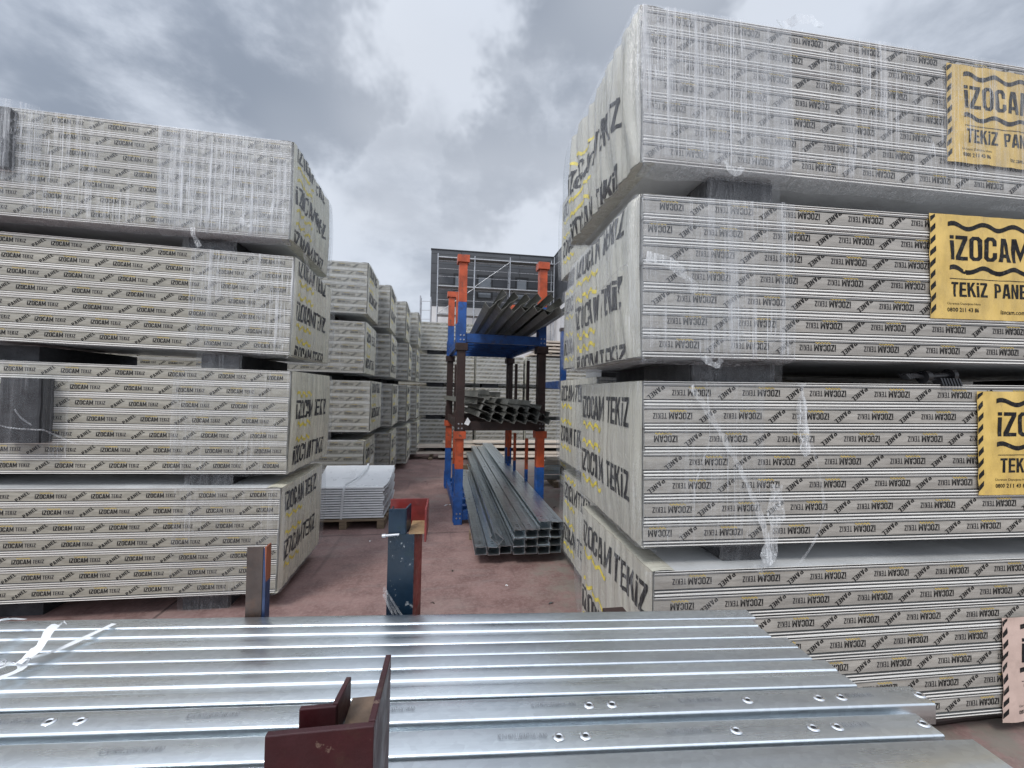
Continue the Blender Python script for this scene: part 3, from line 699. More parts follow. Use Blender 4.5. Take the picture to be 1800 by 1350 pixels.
for ci, (nm, x, y, L, nt_, key) in enumerate(wl):
    for k in range(nt_):
        bundle('', (x+random.uniform(-.02, .02), y, .14+k*.95), R(.4), 0, 1, .82, f'{tiers[k] if k < nt_-1 else "topmost"} bundle of the {nm}', BG, L=L, seed=ci+9, amp=.01,
               film_kind='film_l', Lf=L-.1 if L < 3 else 1.2, sharedkey=key, end=True, flip=True)
        foam_block('foam_bearer', (x+L*.3, y+.03, .025+k*.95 if k else 0), .5, .9, .115 if k else .135, f'foam bearer, {tiers[k] if k < nt_-1 else "topmost"} gap, {nm}')
for i, (x, L, n_, lab) in enumerate(((-6.0, 6.8, 3, 'behind the end wall at the left'), (.75, 7.4, 2, 'behind the end wall at the right'))):  # hidden row added as a dark backing for the gaps in the end wall
    for k in range(n_):
        bundle('', (x, 13.6, .60+k*.95), 0, 0, 1, .82, f'{("lower", "middle", "upper")[k if n_ == 3 else k*2]} hidden row bundle {lab}', BG, L=L, seed=4, film_kind='film_l', Lf=.8, sharedkey='wb%d' % i, end=False, flip=True)
    mb = MB([M['foam']]); mb.box(0, L, 0, 1.0, 0, .59); o = mb.build('plinth_block', None, (x, 13.65, 0), bevel=.01); tag(o, f'dark plinth of the hidden row {lab}', 'plinth')
# second stack on the right, and a third added behind to darken the gaps
for k in range(4):
    bundle('', (1.20+(0, -.04, .0, -.03)[k], 3.13, .14+k*.95), R(-1+k*.6), 0, 1, .82, f'{tiers[k]} bundle of the stack right behind the near right one', 'bundles of the second right stack', L=6, flip=True, seed=3+k,
           amp=.012, rows=((.84, .34) if k % 2 else (.78, .26)), film_kind='film_m', Lf=1.0, rosy=True, sharedkey='r2%d' % (k % 2))
    foam_block('foam_bearer', (1.75, 3.15, .025+k*.95 if k else 0), .4, .9, .115 if k else .135, f'foam bearer below the {tiers[k]} bundle of the second right stack')
for k in range(3):
    bundle('', (1.9, 4.5, .60+k*.95), R(.5), 0, 1, .82, f'{("lower", "middle", "upper")[k]} bundle of the hidden third right stack on a raised plinth', 'bundles of the third right stack', L=6, flip=True, seed=4, film_kind='film_l', Lf=.8, sharedkey='r3', end=False)
mb = MB([M['foam']]); mb.box(0, 5.8, 0, 1.0, 0, .59); o = mb.build('plinth_block', None, (1.95, 4.55, 0), bevel=.01); tag(o, 'dark plinth under the hidden third right stack', 'plinth')
for k in range(2):
    bundle('', (2.02, 6.3, .14+k*.95), R(-1), 0, 1, .80, f'{("lower", "upper")[k]} bundle of the low pile under the blue rack', 'bundles of the low right pile', L=4, flip=True, seed=3+k,
           amp=.012, film_kind='film_m', Lf=1.0, sharedkey='w2x')
    foam_block('foam_bearer', (2.9, 6.32, .025+k*.95 if k else 0), .4, .9, .115 if k else .135, f'foam bearer below the {("lower", "upper")[k]} bundle of the low right pile')

# ---------------------------------------------------------------- ground
mb = MB([M['ground']]); mb.grid(lambda u, v: (-300+600*u, -200+700*v, 0), 6, 7, 0, False)
gr = mb.build('ground', fix=False); gr['kind'] = 'structure'

# ---------------------------------------------------------------- foreground steel channels and their rack
FG = 'galvanised channels side by side in the foreground'
ANG = math.atan(-.0805)
def fg_channel(y0n, y0f, xend, z, label, ridge=False, holes=(), txts=(), depth=.05, xs=-3.4, group=FG, flare=0, lipn=True):
    """y0n/y0f: near and far edge where x=0; top of the web at z; open side down"""
    w = (y0f-y0n)*math.cos(ANG)
    yc = (y0n+y0f)/2
    t = .0022; hw = w/2-.001
    pts = [(-hw, -depth)]
    pts += [(-hw, 0)]
    if ridge: pts += [(-.012, 0), (-.008, -.0035), (.008, -.0035), (.012, 0)] if ridge == 1 else [(-.004, 0), (0, -.003), (.004, 0)]
    pts += [(hw, 0), (hw, -depth)]
    path = [pts[0]]+arc_path(pts, .0034, 3)[1:-1]+[pts[-1]]
    if depth > .03: path = [(-hw+.012, -depth)]+path+[(hw-.012, -depth)]
    mb = MB([M['galv'], M['dimple'], M['hole'], M['stamp']])
    # length cut into a few segments with a slight bow so that the reflections are not ruler straight
    ol = outline(path, t); n = len(ol); N = 26; V = []
    x1 = xend/math.cos(ANG); sdv = y0n*31
    for i in range(N+1):
        x = xs+(x1-xs)*i/N
        bow = .0022*noise.noise(Vector((x*.8, sdv, 0))); bz = .0016*noise.noise(Vector((x*.9, sdv, 5)))
        V += [(x, p[0]+bow, p[1]+bz) for p in ol]
    F = [(i*n+j, i*n+(j+1) % n, (i+1)*n+(j+1) % n, (i+1)*n+j) for i in range(N) for j in range(n)]
    mb.add(V, F, 0, True); mb.add(V[:n], [tuple(range(n))]); mb.add(V[-n:], [tuple(range(n-1, -1, -1))])
    for hx in holes:
        x = hx/math.cos(ANG); nn = 20
        rings = [(.0115, .0008), (.0090, .0030), (.0065, .0034), (.0036, .0012)]
        vs = [(x+r*1.15*math.cos(2*math.pi*i/nn), r*math.sin(2*math.pi*i/nn), zz+.001) for r, zz in rings for i in range(nn)]
        fs = [(k*nn+i, k*nn+(i+1) % nn, (k+1)*nn+(i+1) % nn, (k+1)*nn+i) for k in range(3) for i in range(nn)]
        mb.add(vs, fs, 1, True)
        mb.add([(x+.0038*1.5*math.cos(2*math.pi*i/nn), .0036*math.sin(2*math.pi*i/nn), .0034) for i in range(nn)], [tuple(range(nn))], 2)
    for tx, tw in txts:
        vs, fs = glyphs('N2 S163 MAYOL LABORATUVAR U-MUNO', 0, tw*1.1, .014, 1)
        mb.add([(tx/math.cos(ANG)+a, b+.004, .0030) for a, b in vs], fs, 3)
    o = bpy.data.objects.new('steel_channel', mb.mesh('steel_channel', True)); COL.objects.link(o)
    o.location = (0, yc, z-.0011); o.rotation_euler = (0, 0, ANG); tag(o, label, 'steel channel', group)
    for p in o.data.polygons: pass
    return o
Z0 = 1.05
fg_channel(1.306, 1.358, 1.005, Z0, 'narrow steel channel lying farthest from the camera in the foreground pile')
fg_channel(1.201, 1.302, .977, Z0, 'grooved steel channel second from the far side of the foreground pile', ridge=1)
fg_channel(1.098, 1.198, 1.012, Z0, 'grooved steel channel third from the far side of the foreground pile', ridge=2)
fg_channel(.993, 1.094, 1.035, Z0, 'grooved channel just beyond the dark gap in the foreground pile', ridge=1)
fg_channel(.922, .984, 1.159, Z0, 'holed channel reaching far right, just nearer than the dark gap in the pile',
    holes=(-.831, -.769, .332, .386, .714, .892, .949, 1.151), txts=((-.90, .11), (-.50, .10), (-.12, .10), (.25, .095), (.60, .095), (.99, .08)), depth=.045)
fg_channel(.842, .905, 1.079, Z0-.004, 'holed channel passing behind the maroon post, holes only in its right half',
    holes=(.241, .298, .629, .805, .861, 1.064), txts=((-.61, .11), (.165, .095), (.525, .09), (.90, .07)), depth=.045)
fg_channel(.752, .830, 1.118, Z0-.002, 'plain steel channel nearest but one to the camera in the foreground pile')
fg_channel(.665, .744, 1.15, Z0, 'steel channel nearest to the camera, cut by the bottom of the picture')
# second layer, seen in the gaps and at the staggered ends
for i, (a, b, xe, hl) in enumerate(((1.21, 1.31, .93, ()), (1.10, 1.20, .95, ()), (.985, 1.085, 1.0, (.5, .6, .95)), (.925, .982, 1.10, (.6, .72, 1.05)), (.86, .92, 1.12, (.50, .58, .83, 1.05, 1.11)), (.76, .84, 1.03, ()), (.67, .75, 1.04, ()))):
    fg_channel(a, b, xe, Z0-.052, f'lower layer foreground channel {("under the narrow far one", "under the second from the far side", "under the third from the far side", "showing in the dark gap", "showing its dimples between the two holed ones", "under the plain near one", "under the nearest one")[i]}', holes=hl, depth=.05)
# strapping tape across the pile
st = empty('strapping_band', (-1.05, 1.2, 1.055), 'loose white strapping band tied across the foreground channels at the left', 'strap')
mb = MB([M['strap']])
ribbon(mb, [(.07, .197, .003), (.03, .07, .008), (.045-.05, .02, .012), (.0+.02, -.02, .014), (-.02, -.08, .012), (-.06, -.22, .012), (-.10, -.36, .004)], .017, nrm=(0, 0, 1), wv=.12, seed=2); mb.build('band', st, fix=False)
mb = MB([M['strap']]); ribbon(mb, [(-.175, .21, .025), (-.185, .14, .055), (-.14, .07, .04), (-.07, .01, .02), (-.02, .0, .016)], .024, nrm=(0, 0, 1), wv=.4, seed=3); mb.build('loose_tail', st, fix=False)
mb = MB([M['strap']]); ribbon(mb, [(0, .0, .018), (.01, .04, .035), (-.012, .10, .05), (.0, .125, .05)], .022, nrm=(0, 0, 1), wv=.4, seed=4); mb.build('loose_tail', st, fix=False)
mb = MB([M['tube']])
for k in range(2):
    q = [(-.045+.05*k+.018*math.cos(a), .0+.009*math.sin(a), .022+.004*math.sin(a*2)) for a in [i*math.pi/6 for i in range(13)]]
    for i in range(12): mb.tube(q[i], q[i+1], .0016, 5)
mb.build('wire_buckle', st)

# the foreground rack posts
def plate(mb, a, b, z0, z1, t, mi=0):
    """vertical plate between plan points a and b"""
    a, b = Vector(a), Vector(b); d = (b-a).normalized(); n = Vector((-d.y, d.x))*t/2
    V = [(*(p), z) for z in (z0, z1) for p in (a-n, b-n, b+n, a+n)]
    mb.add(V, [(0, 3, 2, 1), (4, 5, 6, 7), (0, 1, 5, 4), (1, 2, 6, 5), (2, 3, 7, 6), (3, 0, 4, 7)], mi)
fr = empty('foreground_rack', (0, 0, 0), 'steel post rack carrying the foreground channels, with one maroon and one blue green post showing', 'rack')
# near post: angle legs with a saddle on top
mb = MB([M['maroon'], M['rust']])
plate(mb, (-.196, .500), (-.079, .500), 1.10, 1.384, .008); plate(mb, (-.083, .504), (-.082, .625), 1.10, 1.385, .008)
plate(mb, (-.178, .552), (-.134, .552), 1.24, 1.372, .007); plate(mb, (-.136, .552), (-.131, .600), 1.24, 1.374, .007)
plate(mb, (-.196, .504), (-.196, .55), 1.10, 1.30, .007)
mb.build('post_saddle', fr, bevel=.0012)
mb = MB([M['rubbed']]); mb.box(-.128, -.087, .508, .612, 1.328, 1.336); mb.build('saddle_floor', fr)
mb = MB([M['maroon']]); mb.box(-.185, -.095, .51, .60, .0, 1.2605); mb.build('post', fr, bevel=.004)
# far post
mb = MB([M['green'], M['red']])
mb.prism([(-.209, 1.50), (-.209, 1.506), (-.118, 1.506), (-.118, 1.50)], 0, 1.262, 'z', 0)
plate(mb, (-.206, 1.506), (-.206, 1.60), 0, 1.335, .006, 0)
plate(mb, (-.122, 1.506), (-.100, 1.60), 0, 1.262, .007, 1)
mb.build('post', fr, bevel=.001)
mb = MB([M['red'], M['green']])
plate(mb, (-.222, 1.640), (-.084, 1.640), 1.225, 1.352, .007, 0); plate(mb, (-.080, 1.49), (-.080, 1.640), 1.236, 1.352, .007, 0)
plate(mb, (-.209, 1.503), (-.150, 1.503), 1.262, 1.352, .006, 1); plate(mb, (-.150, 1.503), (-.140, 1.57), 1.262, 1.352, .006, 1)
mb.build('post_saddle', fr, bevel=.0012)
mb = MB([M['ochre']]); mb.box(-.138, -.084, 1.50, 1.636, 1.262, 1.268); mb.build('saddle_floor', fr)
mb = MB([M['tube']]); mb.tube((-.222, 1.492, 1.262), (-.17, 1.492, 1.265), .0045, 8); mb.tube((-.228, 1.492, 1.261), (-.216, 1.492, 1.262), .007, 8); mb.build('bolt', fr)
for k in range(3):
    mb = MB([M['film_s']]); q = [(-.218, 1.49, 1.085-.012*k), (-.19, 1.490, 1.04-.02*k), (-.15, 1.488, .98-.02*k), (-.10, 1.49, .94-.02*k)]
    ribbon(mb, q, .008, nrm=(0, -1, 0), seed=k); mb.build('film_strand', fr, fix=False)
mb = MB([M['blue'], M['brown']])
for yb in (.6, 1.44): mb.box(-2.5, .66, yb-.03, yb+.03, .86, .93, 0)
for xb in (-2.3, -1.1, -.15, .60): mb.box(xb-.04, xb+.04, .60, 1.44, .9305, .996, 1)
mb.build('beam', fr, bevel=.003)
for xb in (-2.3, .62):
    for yb in (.6, 1.40):
        mb = MB([M['blue']]); mb.box(xb-.04, xb+.04, yb-.04, yb+.04, 0, .8595); mb.build('post', fr, bevel=.003)
# thin stanchion at the left, in front of the left stack
ts = empty('thin_stanchion', (-.60, 1.42, 0), 'thin brown and blue stanchion standing before the near left stack', 'stanchion')
mb = MB([M['rust'], M['navy'], M['orange_dull']])
mb.box(-.031, .017, 0, .006, 0, 1.262, 0)
mb.box(.0175, .0265, .001, .036, 0, 1.258, 1); mb.prism([(.0215, 1.262), (.0270, 1.262), (.0272, 1.15), (.0255, 1.18)], -.0006, .0365, 'y', 2); mb.build('angle_post', ts, bevel=.001)
mb = MB([M['rust']]); mb.box(-.05, .05, -.03, .08, 0, .008); mb.build('foot_plate', ts)

# ---------------------------------------------------------------- the tall rack in the aisle
RY = R(4.2)
def rack_tier(z, tall, lower, upper, split, label, mid_m, cap_m, base_m):
    root = empty('stacking_rack', (.12, 5.58, z), label, 'rack', 'tiers of the tall stacking rack', rot=(0, 0, RY))
    Wd, Dp, p = 1.13, 2.10, .11
    tall0 = tall
    for i, (x, y) in enumerate(((0, 0), (Wd, 0), (0, Dp), (Wd, Dp))):
        tall = tall0-(.17 if i == 3 and z > 2 else 0)
        mb = MB([M[lower], M[upper]])
        mb.box(x-p/2, x+p/2, y-p/2, y+p/2, .0, split, 0); mb.box(x-p/2, x+p/2, y-p/2, y+p/2, split+.0005, tall-.10, 1)
        mb.box(x-p/2-.012, x-p/2-.0005, y-p/2+.01, y+p/2-.01, .03, .32, 0)
        o = mb.build('post', root, bevel=.004)
        mb = MB([M['tube']])
        for bz in (.09, .15): mb.tube((x-.02, y-p/2-.010, bz), (x-.02, y-p/2+.002, bz), .011, 6); mb.tube((x+.025, y-p/2-.010, bz), (x+.025, y-p/2+.002, bz), .011, 6)
        mb.build('bolt', o)
        mb = MB([M[cap_m]]); c = p/2+.025
        mb.box(x-c, x+c, y-c, y-c+.01, tall-.0995, tall-.0); mb.box(x-c, x+c, y+c-.01, y+c, tall-.0995, tall)
        mb.box(x-c, x-c+.01, y-c+.0105, y+c-.0105, tall-.0995, tall); mb.box(x+c-.01, x+c, y-c+.0105, y+c-.0105, tall-.0995, tall)
        mb.box(x-c+.011, x+c-.011, y-c+.011, y+c-.011, tall-.0990, tall-.05)
        mb.build('cap', o, bevel=.003)
    for y in (0, Dp):
        mb = MB([M[base_m]]); mb.box(p/2+.001, Wd-p/2-.001, y-.04, y+.04, .06, .18); mb.build('cross_beam', root, bevel=.003)
    for x in (0, Wd):
        mb = MB([M[base_m]]); mb.box(x-.03, x+.03, p/2+.001, Dp-p/2-.001, .05, .17); mb.build('side_beam', root, bevel=.003)
    for k in range(5):
        y = .30+k*.37; mb = MB([M[base_m]])
        mb.prism(outline([(y-.06, .10), (y-.06, .165), (y+.06, .165), (y+.06, .10)], .006), .032, Wd-.032, 'x'); mb.build('deck_beam', root)
    for x, ys in ((.03, (.33, 1.15)), (Wd-.045, (.55, 1.35, 1.85))) if z < 2 else ((.03, (1.15,)),):
        for y in ys:
            mb = MB([M[lower], M[mid_m]])
            h = 1.08 if x > .5 else 1.02
            mb.box(x-.022, x+.022, y-.022, y+.022, .17, split*.82, 0); mb.box(x-.022, x+.022, y-.022, y+.022, split*.82+.0005, h, 1)
            mb.build('stanchion', root, bevel=.002)
    return root
rack_tier(0, 1.245, 'blue', 'orange', .74, 'lowest tier of the tall rack, blue and orange posts around the grey channels', 'orange', 'orange', 'blue')
rack_tier(1.195, 1.235, 'brown', 'brown', .6, 'middle tier of the tall rack with dark brown posts', 'brown', 'brown', 'brown')
rack_tier(2.385, 1.235, 'blue', 'orange', .60, 'top tier of the tall rack, bright blue deck and orange post tops', 'orange', 'orange', 'blue')
# blue rack at the right
rb = empty('blue_rack', (1.80, 6.5, 1.85), 'blue rack corner standing out behind the near right stack', 'rack')
for x, y in ((0, 0), (1.2, 0), (0, 1.6), (1.2, 1.6)):
    mb = MB([M['blue']]); mb.box(x-.045, x+.045, y-.045, y+.045, -.02, .95); o = mb.build('post', rb, bevel=.003)
    mb = MB([M['brown']]); mb.box(x-.06, x+.06, y-.06, y+.06, .9505, 1.0); mb.box(x-.04, x+.04, y-.04, y+.04, -.09, -.0205); mb.build('cap', o, bevel=.003)
for y in (0, 1.6):
    mb = MB([M['blue']]); mb.box(.046, 1.154, y-.03, y+.03, .03, .14); mb.build('cross_beam', rb, bevel=.003)
mb = MB([M['blue']]); mb.box(-.03, .03, .046, 1.554, .03, .14); mb.build('side_beam', rb, bevel=.003)
mb = MB([M['blue']]); mb.box(1.17, 1.23, .046, 1.554, .03, .14); mb.build('side_beam', rb, bevel=.003)

# ---- channels in the bottom of the rack: box-like pairs, ends towards the camera
BX = 'galvanised box channels on the floor of the rack'
def box_channel(w, h, L, t=.003, open_=True, holes=True):
    mb = MB([M['galv_dark'], M['hole']])
    hw = w/2
    path = [(-hw+.03, h-.004), (-hw, h), (hw, h), (hw, 0), (-hw, 0), (-hw, h-.02)] if not open_ else [(-hw+.004, h-.022), (-hw, h), (-hw*.35, h), (-hw*.3, h-.004), (hw*.3, h-.004), (hw*.35, h), (hw, h), (hw, 0), (-hw, 0), (-hw, h*.35)]
    mb.prism(outline(path, t), 0, L, 'y', 0)
    if holes:
        for y in (.12, .17, 1.9, 1.95, 3.6, 3.65):
            mb.box(-.022, .012, y-.006, y+.006, h-.002, h+.0006 if not open_ else h-.0015, 1)
    return mb.mesh('box_channel', True)
bxm = box_channel(.118, .078, 6.7); bxs = box_channel(.118, .078, 4.2)
yawb = R(1.0); k = 0
colx = [.335, .465, .590, .725, .855, .985, 1.110, 1.235]
lay = [(c, 0) for c in range(8)]+[(c, 1) for c in range(3, 8)]+[(c, 2) for c in (3, 4, 5, 6)]+[(c, 3) for c in (5, 6)]
for c, r in lay:
    o = put('box_channel', bxs if (c < 2) else bxm, None, (colx[c]+(.0 if r < 2 else .01*(r-1)), 4.20+random.uniform(-.03, .03)+(.25 if c == 7 else 0), .115+r*.0805), (0, 0, yawb+random.uniform(-.002, .002)))
    tag(o, f'grey box channel on the rack floor, {("first", "second", "third", "fourth", "fifth", "sixth", "seventh", "rightmost")[c]} column from the left, {("bottom row", "second row", "third row", "top row")[r]}', 'steel channel', BX)
o = put('box_channel', bxs, None, (.465, 4.16, .262), (0, R(42), yawb)); tag(o, 'grey box channel lying on edge, tipped over between its neighbours in the low rack pile', 'steel channel', BX)
for i, y in enumerate((5.0, 7.0, 9.5)):
    mb = MB([M['wood']]); mb.box(-.55, .55, -.04, .04, 0, .10); o = mb.build('timber_bearer', None, (.80-.017*(y-5), y, .005 if False else 0), bevel=.004)
    if 5.6 < y < 7.7: o.location.z = 0
    tag(o, f'short timber bearer under the grey box channels, {("nearest", "middle", "farthest")[i]} of three', 'timber', 'timber bearers under the box channels')

# ---- dark cee profiles on the two upper decks
def cee(w, h, lip, L, mat, t=.003, step=False):
    mb = MB([M[mat], M['hole'], M['dimple']])
    hw = w/2
    pts = [(-hw+.0, h-lip)] if False else []
    pts = [(-hw+.02, h), (-hw, h), (-hw, 0), (-hw*.25, 0), (-hw*.2, .008), (hw*.2, .008), (hw*.25, 0), (hw, 0), (hw, h), (hw-.02, h)]
    mb.prism(outline(pts, t), 0, L, 'y', 0)
    for x in (-hw*.6, hw*.6):
        mb.box(x-.012, x+.012, .05, .062, -.0022, -.0016, 2)
    return mb.mesh('cee_profile', True)
cm = cee(.24, .075, .02, 3.4, 'galv_dull'); cs = cee(.165, .070, .02, 2.6, 'galv_dull')
TG = 'dark cee profiles on the top deck'; MG = 'dull cee profiles on the middle deck'
for i in range(7):
    x = .47+i*.135
    o = put('cee_profile', cm, None, (x, 4.38+random.uniform(-.10, .12), 2.735+random.uniform(-.012, .012)+(.0 if i != 6 else -.02)), (R(-1.2), R(-40 if i != 6 else -27), RY*.6+random.uniform(-.01, .01)))
    tag(o, f'dark tilted cee profile on the blue deck, {("leftmost", "second from the left", "third from the left", "the middle one", "third from the right", "second from the right", "rightmost and hanging out")[i]}', 'steel profile', TG)
for i, (x, z, ry) in enumerate(((.93, 2.80, 8), (1.09, 2.79, 14))):
    o = put('cee_profile', cm, None, (x, 4.85, z), (R(-1.2), R(ry), RY*.6)); tag(o, f'flat lying dark profile on top of the tilted ones, {("left", "right")[i]} of two', 'steel profile', TG)
for r in range(3):
    for i in range(6-(r == 2)):
        x = .43+i*.155+r*.03; z = 1.415+r*.092-i*.005
        o = put('cee_profile', cs, None, (x, 5.32+random.uniform(-.10, .07)+r*.05, z+random.uniform(-.006, .006)), (0, R(24+random.uniform(-5, 5)), RY+random.uniform(-.012, .012)))
        tag(o, f'cee profile on the brown deck, {("bottom", "middle", "upper")[r]} layer, {("first", "second", "third", "fourth", "fifth", "sixth")[i]} from the left post', 'steel profile', MG)
for i, (x, z, y) in enumerate(((.42, 1.69, 5.45), (.60, 1.72, 5.75), (.26, 1.62, 5.5))):
    o = put('cee_profile', cs, None, (x, y, z), (0, R(14-i*5), RY+.05)); tag(o, f'light cee profile heaped highest on the middle deck, {("nearest the camera", "lying farther back", "beside the left post")[i]}', 'steel profile', MG)
mb = MB([M['white']]); mb.grid(lambda u, v: (.06*u-.03+.01*v, -.002+.02*u*v, .10*v*(1-.4*u)), 4, 4, 0); o = mb.build('paper_tag', None, (.205, 5.50, 1.335), (0, R(20), 0), fix=False); tag(o, 'crumpled white paper tag at the foot of the dark left rack post', 'tag')

# ---------------------------------------------------------------- white sheets on a pallet
wp = empty('wooden_pallet', (-1.32, 5.46, 0), 'weathered wooden pallet under the white sheets', 'pallet')
for x in (-.44, 0, .46):
    mb = MB([M['wood']]); mb.box(x-.045, x+.045, 0, 1.05, .0, .10); mb.build('stringer', wp, bevel=.004)
for i in range(6):
    mb = MB([M['wood']]); mb.box(-.50, .52, .0+i*.19, .10+i*.19, .1005, .122); mb.build('deck_board', wp, bevel=.003)
ws = empty('white_sheet_bundle', (-1.32, 5.50, .125), 'strapped bundle of nested white curved sheets on a pallet', 'sheet bundle')
for i in range(13):
    z = .028+i*.031; e = random.uniform(-.010, .010); pts = []
    for j in range(15):
        t = j/14; y = t*1.0
        zz = z+.0-.05*math.sin(min(1, t/.75)*math.pi)*.55*(i/12*.7+.3)+(max(0, t-.62)/.38)**2*(.10 if i < 12 else .10)
        pts.append((y, zz))
    pts = [(-.006, z-.018), (-.003, z-.002)]+pts
    mb = MB([M['white']]); mb.prism(outline(pts, .005), -.50+e*.3, .485+e-(.0 if i < 12 else 0)+(.06 if i == 12 else 0)*0, 'x')
    mb.build('sheet', ws)
for x, lean in ((-.03, .03),):
    mb = MB([M['strap']]); ribbon(mb, [(x, -.014, .0), (x+.01, -.016, .2), (x+.03, -.016, .40), (x+.05, .1, .425), (x+.09, .5, .425), (x+.12, .8, .47), (x+.13, 1.0, .53)], .028, nrm=(0, -1, .02), wv=.05, seed=1); mb.build('strap', ws, fix=False)
mb = MB([M['film_s']]); ribbon(mb, [(.13, 1.0, .53), (.14, 1.0, .60), (.16, .98, .66)], .03, seed=3); mb.build('loose_film', ws, fix=False)

# ---------------------------------------------------------------- long profiles at the far end, dark box sections at the right
PG = 'long beige profiles on the ground at the aisle end'
for i, (x0, x1, y, z) in enumerate(((-1.05, 3.2, 11.0, .30), (-.85, 4.4, 11.22, .30), (-.95, 4.2, 11.0, .14), (-.2, 4.5, 11.3, .38), (.6, 5.0, 11.1, .42), (-.3, 4.6, 10.9, .06))):
    mb = MB([M['beige']]); mb.prism(outline([(-.10, .0), (-.08, .055), (.08, .055), (.10, .0)], .005), 0, x1-x0, 'x'); o = mb.build('long_profile', None, (x0, y, z))
    tag(o, f'long beige profile before the end wall, {("front one reaching farthest left", "rear one just behind the foremost", "low one under the foremost", "upper one starting near the rack", "uppermost one starting behind the rack", "lowest one on the ground")[i]}', 'steel profile', PG)
mb = MB([M['wood']])
for i, x in enumerate((-.5, 1.2, 3.0)):
    m2 = MB([M['wood']]); m2.box(-.05, .05, -.35, .35, 0, .06); o = m2.build('timber_bearer', None, (x, 11.1, 0), bevel=.004); tag(o, f'timber bearer under the beige profiles, {("left", "middle", "right")[i]} one', 'timber', 'timber bearers at the aisle end')
for i, (x, y, z, L) in enumerate(((1.76, 7.9, .20, 1.6), (1.72, 7.8, .11, 1.7), (2.1, 7.65, .11, 1.5), (1.78, 8.05, .30, 3.0), (1.80, 7.75, .29, 2.8), (1.82, 7.9, .38, 3.2), (1.84, 7.8, .47, 3.2))):
    mb = MB([M['galv_dark'] if i < 5 else M['beige']]); mb.prism(outline([(-.05, 0), (.05, 0), (.05, .075), (-.05, .075), (-.05, .01)], .004), 0, L, 'x'); o = mb.build('box_profile', None, (x, y, z))
    tag(o, f'box profile heaped right of the tall rack, {("second layer front", "bottom layer rear", "bottom layer jutting to the camera", "third layer rear", "third layer front", "pale one second from the top", "pale topmost one")[i]}', 'steel profile', 'box profiles right of the tall rack')
for i in range(2):
    mb = MB([M['wood']]); mb.box(-.04, .04, -.3, .3, 0, .105); o = mb.build('timber_bearer', None, (2.0+i*1.0, 7.85, 0)); tag(o, f'timber bearer under the dark box profiles, {("left", "right")[i]} one', 'timber')
for i, (z, y, x0, L) in enumerate(((2.92, 12.05, 2.3, 5.6), (3.02, 12.0, 2.5, 5.2), (3.12, 12.02, 2.35, 5.4), (3.22, 12.0, 2.6, 5.0), (3.32, 12.03, 2.4, 5.4))):
    mb = MB([M['beige']]); mb.box(0, L, 0, .9, 0, .055); o = mb.build('beige_slab', None, (x0, y, z), bevel=.004)
    tag(o, f'beige cladding slab on the end wall stack right of the rack, {("lowest", "second", "third", "fourth", "topmost")[i]} of five', 'slab', 'beige slabs on the end wall stack')
    mb = MB([M['wood']])
    for q in (.4, 2.4, 4.4): mb.box(q, q+.08, .02, .88, -.0445, -.0005)
    mb.build('spacer', o)
# small scraps on the ground
for i, (x, y, ln, a, m_, lab) in enumerate(((-.065, 6.45, .10, 40, 'white', 'bent strip of white plastic on the floor left of the tall rack'), (1.75, 5.3, .05, 10, 'rust', 'dark wood chip on the floor right of the tall rack'), (1.62, 6.2, .07, 80, 'rust', 'brown stick on the floor behind the right rack post'), (1.5, 4.9, .03, 20, 'white', 'white crumb on the floor beside the right stack foot'))):
    mb = MB([M[m_]]); ribbon(mb, [(0, 0, .004), (ln*.5, .01, .012), (ln, 0, .004), (ln*1.4, -.03, .006)], .02, nrm=(0, 0, 1), seed=i); o = mb.build('floor_scrap', None, (x, y, 0), (0, 0, R(a)), fix=False); tag(o, lab, 'scrap')

rr = random.Random(5)
spots = [(-.55, 4.3, 'beside the near left stack foot'), (-.9, 5.0, 'before the pallet of white sheets'), (-.35, 5.9, 'between the pallet and the tall rack'), (.05, 4.1, 'left of the box channel ends'), (.55, 3.75, 'in front of the box channel ends'),
         (.85, 3.4, 'midway before the box channels'), (-.1, 3.5, 'behind the blue green post'), (.72, 2.9, 'close to the near right stack'), (-.45, 8.2, 'far up the aisle at the left'), (-.3, 10.0, 'near the aisle end')]
for i, (x, y, w) in enumerate(spots):
    m_, kd = (('rust', 'brown wood splinter'), ('white', 'pale film crumb'), ('groove', 'dark grit lump'))[i % 3]
    mb = MB([M[m_]]); ln = rr.uniform(.02, .05)
    ribbon(mb, [(0, 0, .003), (ln*.5, rr.uniform(-.01, .01), .010), (ln, 0, .004)], rr.uniform(.010, .02), nrm=(0, 0, 1), seed=i); o = mb.build('floor_scrap', None, (x, y, 0), (0, 0, rr.uniform(0, 3)), fix=False)
    tag(o, f'small {kd} on the yard floor {w}', 'scrap')
# ---------------------------------------------------------------- building and scaffolding
BD = empty('dark_building', (-2.0, 36.0, 0), 'dark grey clad building with three slim windows and white base', 'building')
x1 = 10.95; zc = 9.2; zt = 14.12
wins = [(1.95, 3.10), (3.98, 5.42), (7.42+.0, 8.62)]
wz0, wz1 = 10.0, 12.15
mb = MB([M['cladding']])
segs = [0]+[v for w in wins for v in w]+[x1]
for i in range(0, len(segs), 2): mb.box(segs[i], segs[i+1], 0, .3, zc, zt)
for a, b in wins: mb.box(a, b, 0, .3, zc, wz0); mb.box(a, b, 0, .3, wz1, zt)
mb.build('cladding_wall', BD)
mb = MB([M['cladding']]); mb.box(x1, x1+.3, -14, 0.3, zc, zt); mb.build('cladding_wall', BD)
mb = MB([M['whitewall']]); mb.box(.02, x1-.02, .04, 10, 0, zc-.001); mb.box(x1-.019, x1+.25, -13.9, 10, 0, zc-.001); mb.build('base_wall', BD)
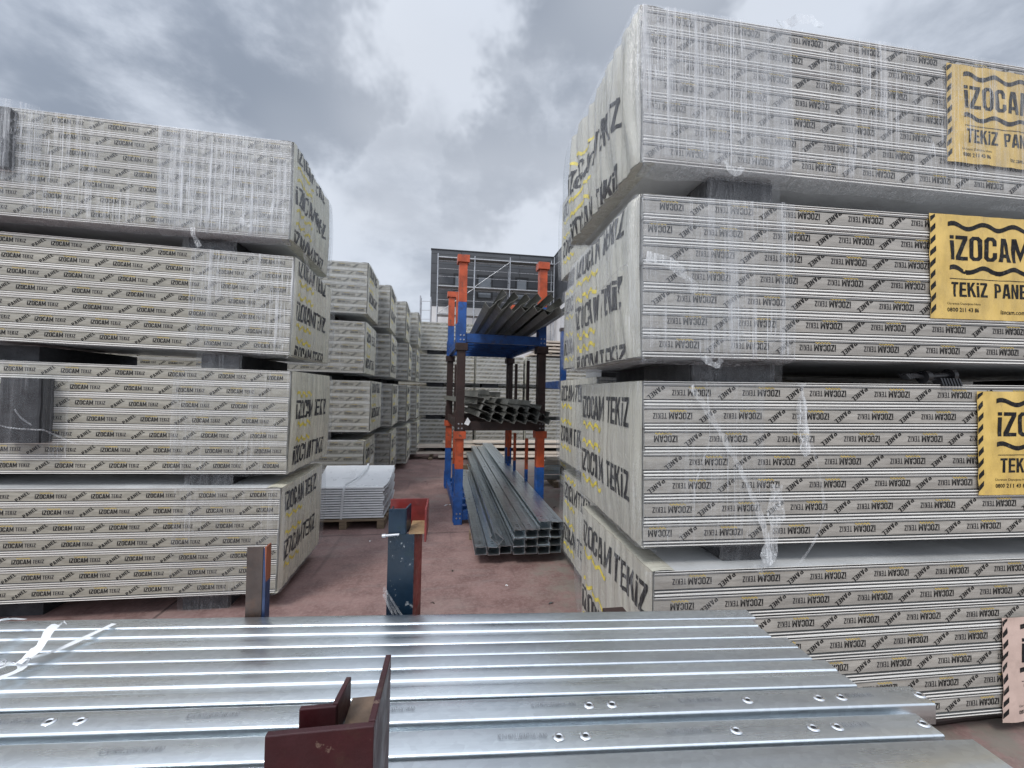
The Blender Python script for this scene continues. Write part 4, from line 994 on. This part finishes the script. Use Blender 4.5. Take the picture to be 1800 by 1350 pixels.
mb = MB([M['cladding']]); mb.box(0, .3, .3005, 10, zc, zt); mb.build('cladding_wall', BD)
mb = MB([M['roof']]); mb.box(.1, x1+8, .31, 9.9, zt-.3, zt-.1); mb.box(x1+.31, x1+8, -14, .30, zt-.3, zt-.1); mb.build('roof', BD)
mb = MB([M['frame']]); mb.box(-.04, x1+.04, -.05, .34, zt+.001, zt+.09); mb.box(x1-.05, x1+.34, -14.0, -.051, zt+.001, zt+.09); mb.build('parapet_trim', BD)
for a, b in wins:
    mb = MB([M['frame']]); f = .16
    mb.box(a, a+f, -.03, .2, wz0, wz1); mb.box(b-f, b, -.03, .2, wz0, wz1); mb.box(a+f, b-f, -.03, .2, wz0, wz0+f); mb.box(a+f, b-f, -.03, .2, wz1-f, wz1); mb.box(a+f, b-f, .02, .15, wz0+.62, wz0+.70)
    o = mb.build('window', BD); mb = MB([M['glass']]); mb.box(a+f, b-f, .08, .11, wz0+f, wz1-f); mb.build('pane', o)
def scaffold(loc, xs, zs, top, label, dy=1.0, thick=()):
    r = empty('scaffold', loc, label, 'scaffold', 'scaffolding by the dark building')
    for i, x in enumerate(xs):
        for y in (0, dy):
            mb = MB([M['tube']]); mb.tube((x, y, 0), (x, y, top[i]), .045, 8); mb.build('upright', r)
    for z in zs:
        for y in ((0, dy) if z in thick else (0,)):
            mb = MB([M['tube']]); mb.tube((xs[0], y, z), (xs[-1], y, z+.02), .05 if z in thick else .02, 6); mb.build('ledger', r)
        for x in xs:
            mb = MB([M['tube']]); mb.tube((x, 0, z), (x, dy, z), .028, 6); mb.build('transom', r)
    for z in thick:
        mb = MB([M['galv_dull']]); mb.box(xs[0], xs[-1], .05, dy-.05, z+.05, z+.10); mb.build('deck', r)
    return r
sc = scaffold((-1.34, 34.3, 0), (0, 3.05, 6.05, 9.9), (2.2, 4.4, 6.4, 8.2, 9.4, 10.55, 11.35, 12.0, 12.95), (13.25, 13.2, 13.3, 13.6), 'tall tube scaffold standing before the dark building', thick=(8.2, 10.55, 12.95))
for a, b in (((3.05, 0, 10.6), (6.05, 0, 12.9)), ((0, 0, 8.2), (3.05, 0, 10.5)), ((6.05, 1, 8.2), (9.9, 1, 10.5)), ((9.9, 0, 12.9), (12.0, -1.5, 14.2))):
    mb = MB([M['tube']]); mb.tube(a, b, .03, 6); mb.build('brace', sc)
scaffold((-2.38, 30.2, 0), (0, .74), (2, 4, 5.4, 6.2, 7.0, 7.65, 8.3), (8.7, 8.65), 'small ladder scaffold left of the dark building', dy=.8)
